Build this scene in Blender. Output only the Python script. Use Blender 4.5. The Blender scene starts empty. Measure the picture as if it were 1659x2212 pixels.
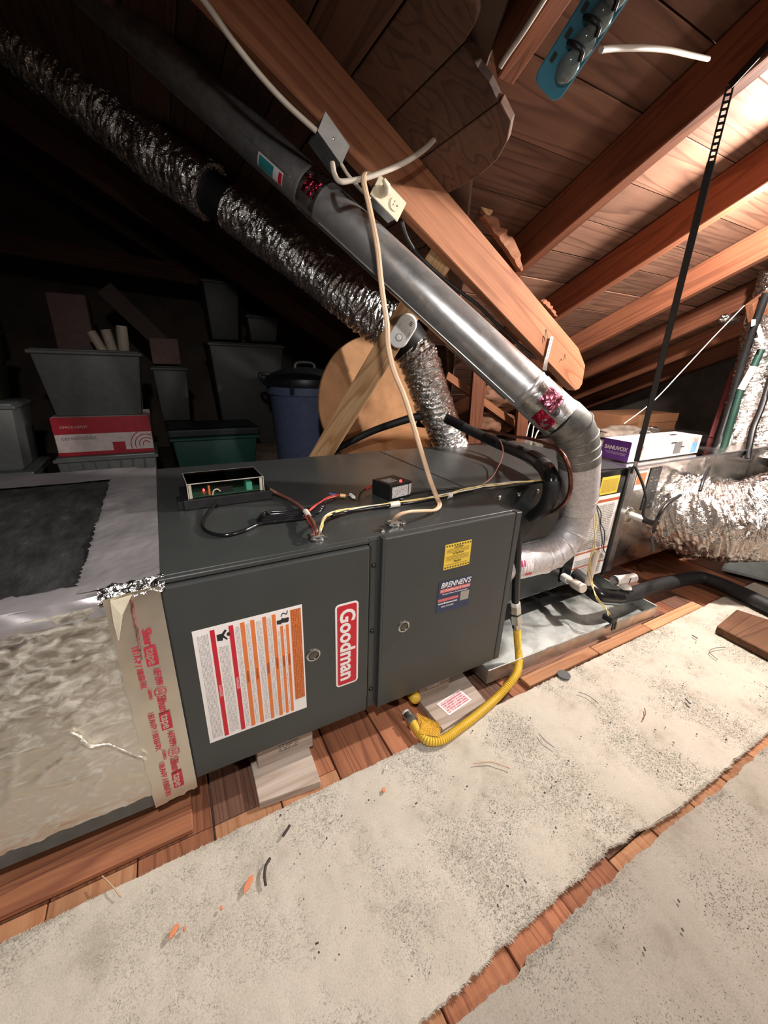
import bpy, bmesh, math, random
import numpy as np
from mathutils import Vector, Matrix, noise
random.seed(7)
rng = np.random.default_rng(7)
scene = bpy.context.scene
COL = scene.collection

# ---------------------------------------------------------------- camera
cam_d = bpy.data.cameras.new('camera')
cam = bpy.data.objects.new('camera', cam_d)
COL.objects.link(cam)
cam_d.sensor_fit = 'VERTICAL'
cam_d.sensor_height = 36.0
cam_d.lens = 13.982
cam_d.clip_start = 0.01
cam.matrix_world = Matrix((
    (0.88049, 0.14001, -0.45291, 0.0505),
    (-0.47305, 0.32175, -0.82018, -0.7195),
    (0.03090, 0.93642, 0.34953, 0.8623),
    (0, 0, 0, 1)))
scene.camera = cam

# ---------------------------------------------------------------- world, lamp, exposure
world = bpy.data.worlds.new('attic_world')
scene.world = world
world.use_nodes = True
world.node_tree.nodes['Background'].inputs[0].default_value = (0.9, 0.85, 0.8, 1)
world.node_tree.nodes['Background'].inputs[1].default_value = 0.001

lamp_d = bpy.data.lights.new('attic_bulb', 'POINT')
lamp_d.energy = 165
lamp_d.color = (1.0, 0.94, 0.87)
lamp_d.shadow_soft_size = 0.035
lamp = bpy.data.objects.new('attic_bulb', lamp_d)
lamp.location = (1.97, -0.10, 1.46)
COL.objects.link(lamp)

# added fill light behind the photographer's right shoulder, no bulb known there
rear_fill_d = bpy.data.lights.new('rear_fill', 'POINT')
rear_fill_d.energy = 80
rear_fill_d.color = (1.0, 0.96, 0.91)
rear_fill_d.shadow_soft_size = 0.06
rear_fill_o = bpy.data.objects.new('rear_fill', rear_fill_d)
rear_fill_o.location = (1.9, -2.2, 1.72)
COL.objects.link(rear_fill_o)

# made-up fill spot over the photographer, added to brighten the furnace front
overhead_fill_d = bpy.data.lights.new('overhead_fill', 'SPOT')
overhead_fill_d.energy = 62
overhead_fill_d.color = (1.0, 0.97, 0.93)
overhead_fill_d.spot_size = math.radians(110)
overhead_fill_d.spot_blend = 1.0
overhead_fill_d.shadow_soft_size = 0.03
led = bpy.data.objects.new('overhead_fill', overhead_fill_d)
led.location = (0.0, -0.85, 1.42)
led.rotation_euler = (Vector((0.17, 0.24, 0.45)) - led.location).to_track_quat('-Z', 'Y').to_euler()
COL.objects.link(led)

vs = scene.view_settings
vs.view_transform = 'Standard'
vs.look = 'None'
vs.exposure = 0.06
vs.gamma = 1.0
vs.use_curve_mapping = False

# ---------------------------------------------------------------- helpers
WM = {}                                    # world matrix of every object built


def V(*a):
    return Vector(a[0] if len(a) == 1 else a)


class MB:
    def __init__(s):
        s.v = []
        s.f = []

    def add(s, vs_, fs):
        o = len(s.v)
        s.v += [tuple(p) for p in vs_]
        s.f += [tuple(i + o for i in f) for f in fs]
        return s

    def box(s, a, b, M=None):
        x0, y0, z0 = a
        x1, y1, z1 = b
        P = [(x0, y0, z0), (x1, y0, z0), (x1, y1, z0), (x0, y1, z0), (x0, y0, z1), (x1, y0, z1), (x1, y1, z1), (x0, y1, z1)]
        if M is not None:
            P = [M @ Vector(p) for p in P]
        return s.add(P, [(0, 3, 2, 1), (4, 5, 6, 7), (0, 1, 5, 4), (1, 2, 6, 5), (2, 3, 7, 6), (3, 0, 4, 7)])

    def prism(s, poly, M, depth):
        """poly: 2D outline (counter-clockwise); extruded 0..depth along local z of M"""
        n = len(poly)
        P = [M @ Vector((x, y, 0)) for x, y in poly] + [M @ Vector((x, y, depth)) for x, y in poly]
        return s.add(P, [tuple(range(n - 1, -1, -1)), tuple(range(n, 2 * n))] + [(i, (i + 1) % n, n + (i + 1) % n, n + i) for i in range(n)])

    def tube(s, path, r, seg=12, smooth=0, cap=True, flat=1.0, disp=None):
        pts = [Vector(p) for p in path]
        rr = r if isinstance(r, (list, tuple)) else None
        if smooth:
            pts, rr = catmull(pts, smooth, rr)
        n = len(pts)
        T = [(pts[min(i + 1, n - 1)] - pts[max(i - 1, 0)]).normalized() for i in range(n)]
        up = Vector((0, 0, 1)) if abs(T[0].z) < .9 else Vector((1, 0, 0))
        u = (up - T[0] * up.dot(T[0])).normalized()
        P = []
        for i in range(n):
            u = (u - T[i] * u.dot(T[i])).normalized()
            w = T[i].cross(u)
            R = rr[i] if rr else r
            for k in range(seg):
                a = 2 * math.pi * k / seg
                d = u * math.cos(a) + w * math.sin(a) * flat
                q = R
                if disp:
                    q = R + disp(i, k, pts[i], d)
                P.append(pts[i] + d * q)
        F = [(i * seg + k, i * seg + (k + 1) % seg, (i + 1) * seg + (k + 1) % seg, (i + 1) * seg + k) for i in range(n - 1) for k in range(seg)]
        if cap:
            F += [tuple(range(seg - 1, -1, -1)), tuple((n - 1) * seg + k for k in range(seg))]
        return s.add(P, F)

    def lathe(s, prof, M, seg=24):
        """prof: (radius, height) list around local z of M"""
        P = []
        for r, h in prof:
            for k in range(seg):
                a = 2 * math.pi * k / seg
                P.append(M @ Vector((r * math.cos(a), r * math.sin(a), h)))
        n = len(prof)
        F = [(i * seg + k, i * seg + (k + 1) % seg, (i + 1) * seg + (k + 1) % seg, (i + 1) * seg + k) for i in range(n - 1) for k in range(seg)]
        F += [tuple(range(seg - 1, -1, -1)), tuple((n - 1) * seg + k for k in range(seg))]
        return s.add(P, F)

    def grid(s, nu, nv, fn):
        P = [fn(i / nu, j / nv) for j in range(nv + 1) for i in range(nu + 1)]
        F = [(j * (nu + 1) + i, j * (nu + 1) + i + 1, (j + 1) * (nu + 1) + i + 1, (j + 1) * (nu + 1) + i) for j in range(nv) for i in range(nu)]
        return s.add(P, F)


def catmull(pts, k, rr=None):
    out, ro = [], []
    n = len(pts)
    for i in range(n - 1):
        p0, p1, p2, p3 = pts[max(i - 1, 0)], pts[i], pts[i + 1], pts[min(i + 2, n - 1)]
        for j in range(k):
            t = j / k
            out.append(.5 * ((2 * p1) + (p2 - p0) * t + (2 * p0 - 5 * p1 + 4 * p2 - p3) * t * t + (3 * p1 - p0 - 3 * p2 + p3) * t ** 3))
            if rr:
                ro.append(rr[i] + (rr[i + 1] - rr[i]) * t)
    out.append(pts[-1])
    if rr:
        ro.append(rr[-1])
    return out, (ro if rr else None)


def link(o, parent=None, M=None):
    COL.objects.link(o)
    M = M or Matrix.Identity(4)
    WM[o] = M
    if parent is not None:
        o.parent = parent
        o.matrix_basis = WM[parent].inverted() @ M
    else:
        o.matrix_basis = M
    return o


def obj(name, mb, mat, parent=None, M=None, bevel=0, smooth=None, seg=1):
    me = bpy.data.meshes.new(name)
    me.from_pydata(mb.v, [], mb.f)
    if bevel:
        bm = bmesh.new()
        bm.from_mesh(me)
        ed = [e for e in bm.edges if len(e.link_faces) == 2 and e.calc_face_angle(0) > .6]
        bmesh.ops.bevel(bm, geom=ed, offset=bevel, segments=seg, affect='EDGES', profile=.5, clamp_overlap=True)
        bm.to_mesh(me)
        bm.free()
    if smooth is not None:
        me.shade_smooth()
        me.set_sharp_from_angle(angle=math.radians(smooth))
    me.materials.append(mat)
    o = bpy.data.objects.new(name, me)
    return link(o, parent, M)


def thing(name, label, cat, loc, group=None):
    o = bpy.data.objects.new(name, None)
    o.empty_display_size = .03
    link(o, None, Matrix.Translation(Vector(loc)))
    return tag(o, label, cat, group)


def tag(o, label, cat, group=None, kind=None):
    o['label'] = label
    o['category'] = cat
    if group:
        o['group'] = group
    if kind:
        o['kind'] = kind
    return o


def struct(o, label=None):
    o['kind'] = 'structure'
    if label:
        o['label'] = label
    return o


def frame(o, x, y):
    """matrix with origin o, local x along x, local y near y, z = normal"""
    x = Vector(x).normalized()
    z = x.cross(Vector(y)).normalized()
    y = z.cross(x)
    M = Matrix((x, y, z)).transposed().to_4x4()
    M.translation = Vector(o)
    return M


def text(name, body, size, M, mat, parent, bold=0.0, shear=0.0, align='CENTER', depth=0.0002, space=1.0, xscale=1.0):
    c = bpy.data.curves.new(name, 'FONT')
    c.body = body
    c.size = size
    c.offset = bold
    c.shear = shear
    c.align_x = align
    c.align_y = 'CENTER'
    c.extrude = depth
    c.space_character = space
    c.resolution_u = 3
    t = bpy.data.objects.new(name, c)
    COL.objects.link(t)
    dg = bpy.context.evaluated_depsgraph_get()
    me = bpy.data.meshes.new_from_object(t.evaluated_get(dg))
    bpy.data.objects.remove(t)
    me.name = name
    me.transform(Matrix.Diagonal((xscale, 1, 1, 1)))
    me.materials.clear()
    me.materials.append(mat)
    o = bpy.data.objects.new(name, me)
    return link(o, parent, M)


def board(name, a, b, width, thick, up, mat, parent=None, wob=0.0, n=1, bevel=.0015, ends=(0, 0)):
    """a board from a to b (centre line of its lower face), `up` = direction of its thickness"""
    a, b = Vector(a), Vector(b)
    M = frame(a, b - a, Vector(up).cross(b - a))
    L = (b - a).length
    mb = MB()
    n = max(n, 1)
    P = []
    for i in range(n + 1):
        x = L * i / n
        w0 = width / 2 + (random.uniform(-wob, wob) if wob else 0)
        w1 = width / 2 + (random.uniform(-wob, wob) if wob else 0)
        e = ends[0] if i == 0 else (ends[1] if i == n else 0)
        P += [(x - e, -w0, 0), (x + e, w1, 0), (x + e, w1, thick), (x - e, -w0, thick)]
    F = [(3, 2, 1, 0)] + [tuple(4 * n + k for k in range(4))]
    F = [(0, 1, 2, 3)[::-1]] + [tuple(4 * n + k for k in (0, 1, 2, 3))]
    for i in range(n):
        for k in range(4):
            F.append((4 * i + k, 4 * i + (k + 1) % 4, 4 * i + 4 + (k + 1) % 4, 4 * i + 4 + k))
    mb.add(P, F)
    me_o = obj(name, mb, mat, parent, M, bevel=bevel)
    bm = bmesh.new()
    bm.from_mesh(me_o.data)
    bmesh.ops.recalc_face_normals(bm, faces=bm.faces)
    bm.to_mesh(me_o.data)
    bm.free()
    return me_o


# ---------------------------------------------------------------- materials
def nt(name):
    m = bpy.data.materials.new(name)
    m.use_nodes = True
    t = m.node_tree
    return m, t, t.nodes['Principled BSDF']


def N(t, kind, **kw):
    n = t.nodes.new(kind)
    for k, v in kw.items():
        if k in n.inputs:
            n.inputs[k].default_value = v
        else:
            setattr(n, k, v)
    return n


def ramp(t, src, stops):
    r = t.nodes.new('ShaderNodeValToRGB')
    while len(r.color_ramp.elements) < len(stops):
        r.color_ramp.elements.new(.5)
    for e, (p, c) in zip(r.color_ramp.elements, stops):
        e.position = p
        e.color = (c[0], c[1], c[2], 1) if len(c) == 3 else c
    t.links.new(src, r.inputs[0])
    return r.outputs[0]


def coords(t, scale=(1, 1, 1), rnd=False):
    tc = t.nodes.new('ShaderNodeTexCoord')
    mp = t.nodes.new('ShaderNodeMapping')
    mp.inputs['Scale'].default_value = scale
    t.links.new(tc.outputs['Object'], mp.inputs[0])
    if rnd:
        oi = t.nodes.new('ShaderNodeObjectInfo')
        mu = N(t, 'ShaderNodeMath', operation='MULTIPLY')
        mu.inputs[1].default_value = 37.0
        t.links.new(oi.outputs['Random'], mu.inputs[0])
        t.links.new(mu.outputs[0], mp.inputs['Location'])
    return mp.outputs[0]


def bump(t, b, src, strength=.3, dist=.002):
    bp = N(t, 'ShaderNodeBump')
    bp.inputs['Strength'].default_value = strength
    bp.inputs['Distance'].default_value = dist
    t.links.new(src, bp.inputs['Height'])
    t.links.new(bp.outputs[0], b.inputs['Normal'])


def plain(name, col, rough=.5, metal=0.0, var=.12, scale=30, bmp=0.0, bscale=200, **kw):
    """one colour with faint mottling and optional fine relief"""
    m, t, b = nt(name)
    b.inputs['Roughness'].default_value = rough
    b.inputs['Metallic'].default_value = metal
    no = N(t, 'ShaderNodeTexNoise', Scale=scale, Detail=4.0)
    t.links.new(coords(t), no.inputs['Vector'])
    lo = tuple(c * (1 - var) for c in col)
    hi = tuple(min(1, c * (1 + var)) for c in col)
    t.links.new(ramp(t, no.outputs['Fac'], [(.3, lo), (.7, hi)]), b.inputs['Base Color'])
    if bmp:
        n2 = N(t, 'ShaderNodeTexNoise', Scale=bscale, Detail=3.0)
        t.links.new(coords(t), n2.inputs['Vector'])
        bump(t, b, n2.outputs['Fac'], bmp)
    for k, v in kw.items():
        b.inputs[k.replace('_', ' ')].default_value = v
    return m


def emis(name, col, s):
    m, t, b = nt(name)
    b.inputs['Base Color'].default_value = (*col, 1)
    b.inputs['Emission Color'].default_value = (*col, 1)
    b.inputs['Emission Strength'].default_value = s
    return m


def wood(name, light, dark, along=0, grain=1.0, rough=.75, knots=.5, ring=1.0):
    """sawn lumber: growth-ring bands along the local axis `along`, fibre streaks, knots"""
    m, t, b = nt(name)
    b.inputs['Roughness'].default_value = rough
    b.inputs['Specular IOR Level'].default_value = .25
    st = [9.0, 9.0, 9.0]
    st[along] = .55
    c1 = coords(t, tuple(st), True)
    n1 = N(t, 'ShaderNodeTexNoise', Scale=1.1, Detail=1.5, Roughness=.5)
    t.links.new(c1, n1.inputs['Vector'])
    mu = N(t, 'ShaderNodeMath', operation='MULTIPLY')
    mu.inputs[1].default_value = 9.0 * ring
    t.links.new(n1.outputs['Fac'], mu.inputs[0])
    fr = N(t, 'ShaderNodeMath', operation='FRACT')
    t.links.new(mu.outputs[0], fr.inputs[0])
    rings = ramp(t, fr.outputs[0], [(0, (.15,) * 3), (.25, (.75,) * 3), (.85, (1,) * 3), (1, (.15,) * 3)])
    st2 = [160.0, 160.0, 160.0]
    st2[along] = 5.0
    n2 = N(t, 'ShaderNodeTexNoise', Scale=1.0, Detail=4.0)
    t.links.new(coords(t, tuple(st2), True), n2.inputs['Vector'])
    n3 = N(t, 'ShaderNodeTexNoise', Scale=3.0, Detail=3.0)
    t.links.new(coords(t, (1, 1, 1), True), n3.inputs['Vector'])
    st4 = [7.0, 7.0, 7.0]
    st4[along] = 3.2
    vo = N(t, 'ShaderNodeTexVoronoi', Scale=1.0)
    t.links.new(coords(t, tuple(st4), True), vo.inputs['Vector'])
    kn = ramp(t, vo.outputs['Distance'], [(.05, (0,) * 3), (.13, (1,) * 3)])
    a = N(t, 'ShaderNodeMix', data_type='RGBA', blend_type='MULTIPLY')
    a.inputs[0].default_value = .75 * grain
    t.links.new(rings, a.inputs[6])
    t.links.new(ramp(t, n2.outputs['Fac'], [(.3, (.45,) * 3), (.65, (1,) * 3)]), a.inputs[7])
    k = N(t, 'ShaderNodeMix', data_type='RGBA', blend_type='MULTIPLY')
    k.inputs[0].default_value = knots
    t.links.new(a.outputs[2], k.inputs[6])
    t.links.new(kn, k.inputs[7])
    mx = N(t, 'ShaderNodeMix', data_type='RGBA')
    mx.inputs[6].default_value = (*dark, 1)
    mx.inputs[7].default_value = (*light, 1)
    t.links.new(k.outputs[2], mx.inputs[0])
    h = N(t, 'ShaderNodeHueSaturation')
    oi = t.nodes.new('ShaderNodeObjectInfo')
    mr = N(t, 'ShaderNodeMapRange')
    mr.inputs['To Min'].default_value = .75
    mr.inputs['To Max'].default_value = 1.2
    t.links.new(oi.outputs['Random'], mr.inputs[0])
    t.links.new(mr.outputs[0], h.inputs['Value'])
    t.links.new(mx.outputs[2], h.inputs['Color'])
    st5 = N(t, 'ShaderNodeMix', data_type='RGBA', blend_type='MULTIPLY')
    st5.inputs[0].default_value = .5
    t.links.new(h.outputs[0], st5.inputs[6])
    t.links.new(ramp(t, n3.outputs['Fac'], [(.35, (.5, .45, .45)), (.6, (1, 1, 1))]), st5.inputs[7])
    t.links.new(st5.outputs[2], b.inputs['Base Color'])
    bump(t, b, a.outputs[2], .25, .0015)
    return m


def foil(name, col=(.78, .76, .74), rough=.16, sc=60, st=.8, dist=.006, stretch=(1, 1, 1)):
    """crinkled aluminium foil"""
    m, t, b = nt(name)
    b.inputs['Base Color'].default_value = (*col, 1)
    b.inputs['Metallic'].default_value = 1
    b.inputs['Roughness'].default_value = rough
    c = coords(t, stretch)
    def crease(scale, dist_):
        no_ = N(t, 'ShaderNodeTexNoise', Scale=scale, Detail=3.0, Roughness=.55)
        no_.inputs['Distortion'].default_value = dist_
        t.links.new(c, no_.inputs['Vector'])
        su = N(t, 'ShaderNodeMath', operation='SUBTRACT')
        su.inputs[1].default_value = .5
        t.links.new(no_.outputs['Fac'], su.inputs[0])
        ab = N(t, 'ShaderNodeMath', operation='ABSOLUTE')
        t.links.new(su.outputs[0], ab.inputs[0])
        return no_, ab.outputs[0]
    no, c1 = crease(sc * .45, .8)
    n_b, c2 = crease(sc * 1.3, .5)
    ad = N(t, 'ShaderNodeMath', operation='MULTIPLY_ADD')
    ad.inputs[1].default_value = .4
    t.links.new(c2, ad.inputs[0])
    t.links.new(c1, ad.inputs[2])
    bump(t, b, ad.outputs[0], st, dist * 2.2)
    t.links.new(ramp(t, no.outputs['Fac'], [(.3, (rough * .6,) * 3), (.7, (rough * 1.9,) * 3)]), b.inputs['Roughness'])
    return m


def galv(name, col=(.55, .56, .57), rough=.3, sc=60, dirt=.35, metal=1.0):
    """galvanised sheet: spangle, smudges"""
    m, t, b = nt(name)
    b.inputs['Metallic'].default_value = metal
    vo = N(t, 'ShaderNodeTexVoronoi', Scale=sc)
    c = coords(t)
    t.links.new(c, vo.inputs['Vector'])
    no = N(t, 'ShaderNodeTexNoise', Scale=9.0, Detail=6.0, Roughness=.65)
    t.links.new(c, no.inputs['Vector'])
    mx = N(t, 'ShaderNodeMix', data_type='RGBA', blend_type='MULTIPLY')
    mx.inputs[0].default_value = 1
    t.links.new(ramp(t, vo.outputs['Color'], [(.2, tuple(x * .9 for x in col)), (.8, tuple(min(1, x * 1.1) for x in col))]), mx.inputs[6])
    t.links.new(ramp(t, no.outputs['Fac'], [(.35, (1 - dirt,) * 3), (.6, (1, 1, 1))]), mx.inputs[7])
    t.links.new(mx.outputs[2], b.inputs['Base Color'])
    t.links.new(ramp(t, no.outputs['Fac'], [(.3, (rough * 1.5,) * 3), (.7, (rough * .8,) * 3)]), b.inputs['Roughness'])
    return m


def fineprint(name, paper, ink, lines=200, axis='x', word=60, th=.45, bar=.62):
    """rows of print too small to read: broken lines across the label's local axes"""
    m, t, b = nt(name)
    b.inputs['Roughness'].default_value = .45
    tc = t.nodes.new('ShaderNodeTexCoord')
    sp = t.nodes.new('ShaderNodeSeparateXYZ')
    t.links.new(tc.outputs['Object'], sp.inputs[0])
    ax, ay = ('X', 'Y') if axis == 'x' else ('Y', 'X')
    m1 = N(t, 'ShaderNodeMath', operation='MULTIPLY')
    m1.inputs[1].default_value = lines
    t.links.new(sp.outputs[ay], m1.inputs[0])
    fr = N(t, 'ShaderNodeMath', operation='FRACT')
    t.links.new(m1.outputs[0], fr.inputs[0])
    lt = N(t, 'ShaderNodeMath', operation='LESS_THAN')
    lt.inputs[1].default_value = bar
    t.links.new(fr.outputs[0], lt.inputs[0])
    fl = N(t, 'ShaderNodeMath', operation='FLOOR')
    t.links.new(m1.outputs[0], fl.inputs[0])
    m2 = N(t, 'ShaderNodeMath', operation='MULTIPLY')
    m2.inputs[1].default_value = word
    t.links.new(sp.outputs[ax], m2.inputs[0])
    cb = t.nodes.new('ShaderNodeCombineXYZ')
    t.links.new(m2.outputs[0], cb.inputs[0])
    m3 = N(t, 'ShaderNodeMath', operation='MULTIPLY')
    m3.inputs[1].default_value = 7.31
    t.links.new(fl.outputs[0], m3.inputs[0])
    t.links.new(m3.outputs[0], cb.inputs[1])
    no = N(t, 'ShaderNodeTexNoise', Scale=1.0, Detail=2.0)
    t.links.new(cb.outputs[0], no.inputs['Vector'])
    gt = N(t, 'ShaderNodeMath', operation='GREATER_THAN')
    gt.inputs[1].default_value = th
    t.links.new(no.outputs['Fac'], gt.inputs[0])
    mu = N(t, 'ShaderNodeMath', operation='MULTIPLY')
    t.links.new(lt.outputs[0], mu.inputs[0])
    t.links.new(gt.outputs[0], mu.inputs[1])
    mx = N(t, 'ShaderNodeMix', data_type='RGBA')
    mx.inputs[6].default_value = (*paper, 1)
    mx.inputs[7].default_value = (*ink, 1)
    t.links.new(mu.outputs[0], mx.inputs[0])
    t.links.new(mx.outputs[2], b.inputs['Base Color'])
    return m


def clear_plastic(name, col=(.95, .97, .97), rough=.05):
    m, t, b = nt(name)
    b.inputs['Base Color'].default_value = (.9, .9, .9, 1)
    b.inputs['Roughness'].default_value = rough
    tr = t.nodes.new('ShaderNodeBsdfTransparent')
    tr.inputs[0].default_value = (*col, 1)
    fr = t.nodes.new('ShaderNodeFresnel')
    fr.inputs[0].default_value = 1.22
    gl = t.nodes.new('ShaderNodeBsdfGlossy')
    gl.inputs['Roughness'].default_value = rough
    mx = t.nodes.new('ShaderNodeMixShader')
    t.links.new(fr.outputs[0], mx.inputs[0])
    t.links.new(tr.outputs[0], mx.inputs[1])
    t.links.new(gl.outputs[0], mx.inputs[2])
    t.links.new(mx.outputs[0], t.nodes['Material Output'].inputs[0])
    return m


mt = {}
mt['pine'] = wood('fresh_pine', (.74, .47, .25), (.44, .21, .085), knots=.35, ring=1.6)
mt['fir'] = wood('old_fir_rafter', (.26, .092, .045), (.14, .045, .022), knots=.3)
mt['beam'] = wood('beam_fir', (.36, .15, .075), (.21, .075, .034), knots=.3)
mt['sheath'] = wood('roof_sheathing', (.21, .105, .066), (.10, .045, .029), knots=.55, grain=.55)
mt['sheath_shade'] = wood('shade_dark_sheathing', (.135, .066, .04), (.06, .027, .017), knots=.4)  # sheathing copy for the gable, its shade put into the colour
mt['fir_shade'] = wood('shade_dark_fir', (.10, .045, .028), (.05, .02, .012), knots=.3)  # darker copy of the rafter fir, colour carries the gloom at the back
mt['plank'] = wood('floor_plank', (.44, .18, .09), (.20, .07, .04), knots=.4, ring=1.5)
mt['plank_light'] = wood('floor_plank_light', (.58, .30, .16), (.40, .17, .08), knots=.3)
mt['plank_dark'] = wood('floor_plank_dark', (.24, .12, .08), (.10, .045, .03), knots=.2, ring=2)
mt['greywood'] = wood('weathered_block', (.48, .40, .34), (.30, .23, .18), knots=.2)
mt['cab'] = plain('grey_painted_steel', (.043, .046, .045), .32, 0, .06, 8, .06, 900)
mt['cab_dark'] = plain('dark_painted_steel', (.016, .018, .018), .3, 0, .1, 20)
mt['black'] = plain('black_rubber', (.012, .012, .013), .42, 0, .2, 40)
mt['foam'] = plain('black_foam_insulation', (.014, .014, .015), .55, 0, .3, 60, .3, 300)
mt['blackgloss'] = plain('black_gloss_tape', (.010, .010, .011), .18, 0, .2, 40, .3, 60)
mt['white'] = plain('white_plastic', (.78, .76, .74), .35, 0, .03)
mt['paper'] = plain('white_paper', (.84, .79, .775), .5, 0, .02)
mt['ivory'] = plain('ivory_plastic', (.66, .58, .42), .4, 0, .05)
mt['galv'] = galv('galvanised_steel')
mt['galv_pan'] = galv('galvanised_pan', (.62, .64, .62), .42, 40, .2)
mt['galv_dark'] = galv('weathered_galvanised', (.34, .35, .35), .42, 50, .45)
mt['foil'] = foil('crinkled_foil')
mt['steel'] = plain('zinc_fitting', (.6, .6, .58), .3, 1.0, .1)
mt['brass'] = plain('brass', (.6, .42, .15), .3, 1.0, .1)
mt['copper'] = plain('dull_copper', (.20, .08, .055), .42, 1.0, .25, 60)
mt['red'] = plain('red_print', (.55, .015, .03), .4, 0, .05)
mt['orange'] = plain('orange_print', (.72, .19, .05), .45, 0, .05)
mt['ink'] = plain('black_print', (.02, .02, .02), .5, 0, .05)
mt['navy'] = plain('navy_print', (.022, .035, .09), .4, 0, .05)
mt['cord'] = plain('tan_cord', (.60, .40, .26), .5, 0, .08, 30)
mt['cord_grey'] = plain('grey_sheathed_cable', (.50, .43, .36), .5, 0, .08, 30)
mt['cardboard'] = plain('cardboard', (.40, .20, .09), .8, 0, .15, 12, .1, 120)
mt['yellow'] = plain('yellow_coated_hose', (.74, .47, .05), .35, 0, .06)
mt['yellow_wire'] = plain('yellow_wire', (.72, .55, .22), .4)
mt['red_wire'] = plain('red_wire', (.5, .05, .04), .4)
mt['white_wire'] = plain('white_wire', (.75, .7, .62), .4)
mt['brown_wire'] = plain('brown_wire', (.16, .06, .04), .45)
mt['pvc'] = plain('pvc_pipe', (.72, .62, .54), .35, 0, .04)
mt['silver_tape'] = plain('silver_foil_tape', (.55, .53, .54), .33, .75, .1, 14, .15, 40)

# ================================================================ the setting
FZ = -0.10                                           # top of the floor planks


def slab(name, pts, thick, mat, parent=None):
    mb = MB()
    P = [Vector(p) for p in pts]
    nrm = (P[1] - P[0]).cross(P[2] - P[0]).normalized() * thick
    n = len(P)
    mb.add(P + [p + nrm for p in P], [tuple(range(n - 1, -1, -1)), tuple(range(n, 2 * n))] + [(i, (i + 1) % n, n + (i + 1) % n, n + i) for i in range(n)])
    return obj(name, mb, mat, parent)


mt['dirt'] = plain('dusty_subfloor', (.10, .065, .045), .9, 0, .4, 6, .4, 60)
mt['dark_deck'] = plain('dark_roof_deck', (.10, .055, .035), .85, 0, .3, 5)
floor = struct(slab('floor', [(-3.2, -2.6, -.125), (5.2, -2.6, -.125), (5.2, 4.6, -.125), (-3.2, 4.6, -.125)][::-1], .03, mt['dirt']))

# planks run away from the camera; those in front of the furnace end at a joint
PX = [-.99 + .1445 * i for i in range(28)]
for i, x in enumerate(PX):
    x1 = x + .1445 - random.uniform(.002, .005)
    xc, w = (x + x1) / 2, x1 - x
    dz = random.uniform(-.003, .0)
    if x < .26:
        board('plank', (xc, -1.7, FZ - .02 + dz), (xc, -.047, FZ - .02 + dz), w, .02, (0, 0, 1), mt['plank_light'] if i % 3 else mt['plank'], floor)
        board('plank', (xc, -.043, FZ - .024 + dz), (xc, 1.5, FZ - .024 + dz), w, .02, (0, 0, 1), mt['plank_dark'] if -.05 < x < .1 else mt['plank'], floor)
    else:
        ys = [-1.7, random.uniform(-.62, -.4) if x < .8 else -.3, 1.7]
        for k in range(2):
            m_ = (mt['plank_light'] if x > .66 else mt['plank']) if k == 0 else (mt['plank'] if i % 4 else mt['plank_dark'])
            board('plank', (xc, ys[k] + .001, FZ - .02 + dz), (xc, ys[k + 1] - .001, FZ - .02 + dz), w, .02, (0, 0, 1), m_, floor)
# runner boards nailed over the planks
board('plank', (-1.4, .006, FZ), (-.018, .006, FZ), .10, .016, (0, 0, 1), mt['plank'], floor, bevel=.003)
for a, b, y in ((.955, 1.30, -.058), (1.303, 1.62, -.062), (1.623, 2.0, -.066)):
    board('plank', (a, y, FZ), (b, y, FZ), .042, .016, (0, 0, 1), mt['plank_light'], floor, bevel=.002)
board('plank', (.93, -.022, FZ), (1.8, -.026, FZ), .026, .012, (0, 0, 1), mt['plank_dark'], floor, bevel=.002)

# ---------------------------------------------------------------- roof
TN = math.tan(math.radians(24.5))
MZ = 1.5                                             # height of the rafters' lower edge at y = 0
UPN = Vector((0, math.sin(math.radians(24.5)), math.cos(math.radians(24.5))))
RD = .125                                            # rafter depth


def main_pt(x, y, off=0.0):
    return Vector((x, y, MZ - TN * y)) + UPN * off


GT, GX, GZ = .56, .684, 1.486                        # cross-gable slope: z = GZ - GT (x - GX)
GN = Vector((GT, 0, 1)).normalized()
GS = Vector((1, 0, -GT)).normalized()


def gable_pt(x, y, off=0.0):
    return Vector((x, y, GZ - GT * (x - GX))) + GN * off


ceiling = struct(slab('ceiling', [main_pt(.15, -1.5, RD + .03), main_pt(5.2, -1.5, RD + .03), main_pt(5.2, 3.6, RD + .03), main_pt(3.1, 3.6, RD + .03)], .02, mt['dark_deck']))
slab('deck', [main_pt(-3.2, -1.5, RD + .03), main_pt(5.2, -1.5, RD + .03), (5.2, -3.2, 1.55), (-3.2, -3.2, 1.55)][::-1], .02, mt['dark_deck'], ceiling)
slab('deck', [gable_pt(3.2, 4.6, .04), gable_pt(-1.6, 4.6, .04), gable_pt(-1.6, -1.3, .04), gable_pt(.2, -1.0, .04), gable_pt(.78, .25, .04), gable_pt(3.2, 3.4, .04)], .02, mt['dark_deck'], ceiling)
slab('deck', [gable_pt(-1.6, -1.6, .04), (-3.3, -1.6, 1.75), (-3.3, 4.6, 1.75), gable_pt(-1.6, 4.6, .04)][::-1], .02, mt['dark_deck'], ceiling)
mt['wallw'] = plain('dusty_wall_board', (.10, .075, .06), .9, 0, .3, 4)
struct(slab('wall_left', [(-3.2, -3.2, -.12), (-3.2, 4.6, -.12), (-3.2, 4.6, 1.75), (-3.2, -3.2, 1.75)], .03, mt['wallw']))
struct(slab('wall_back', [(-3.2, 4.55, -.12), (5.2, 4.55, -.12), (5.2, 4.55, .3), (-1.6, 4.55, 2.8), (-3.2, 4.55, 1.75)], .03, mt['wallw']))
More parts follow.
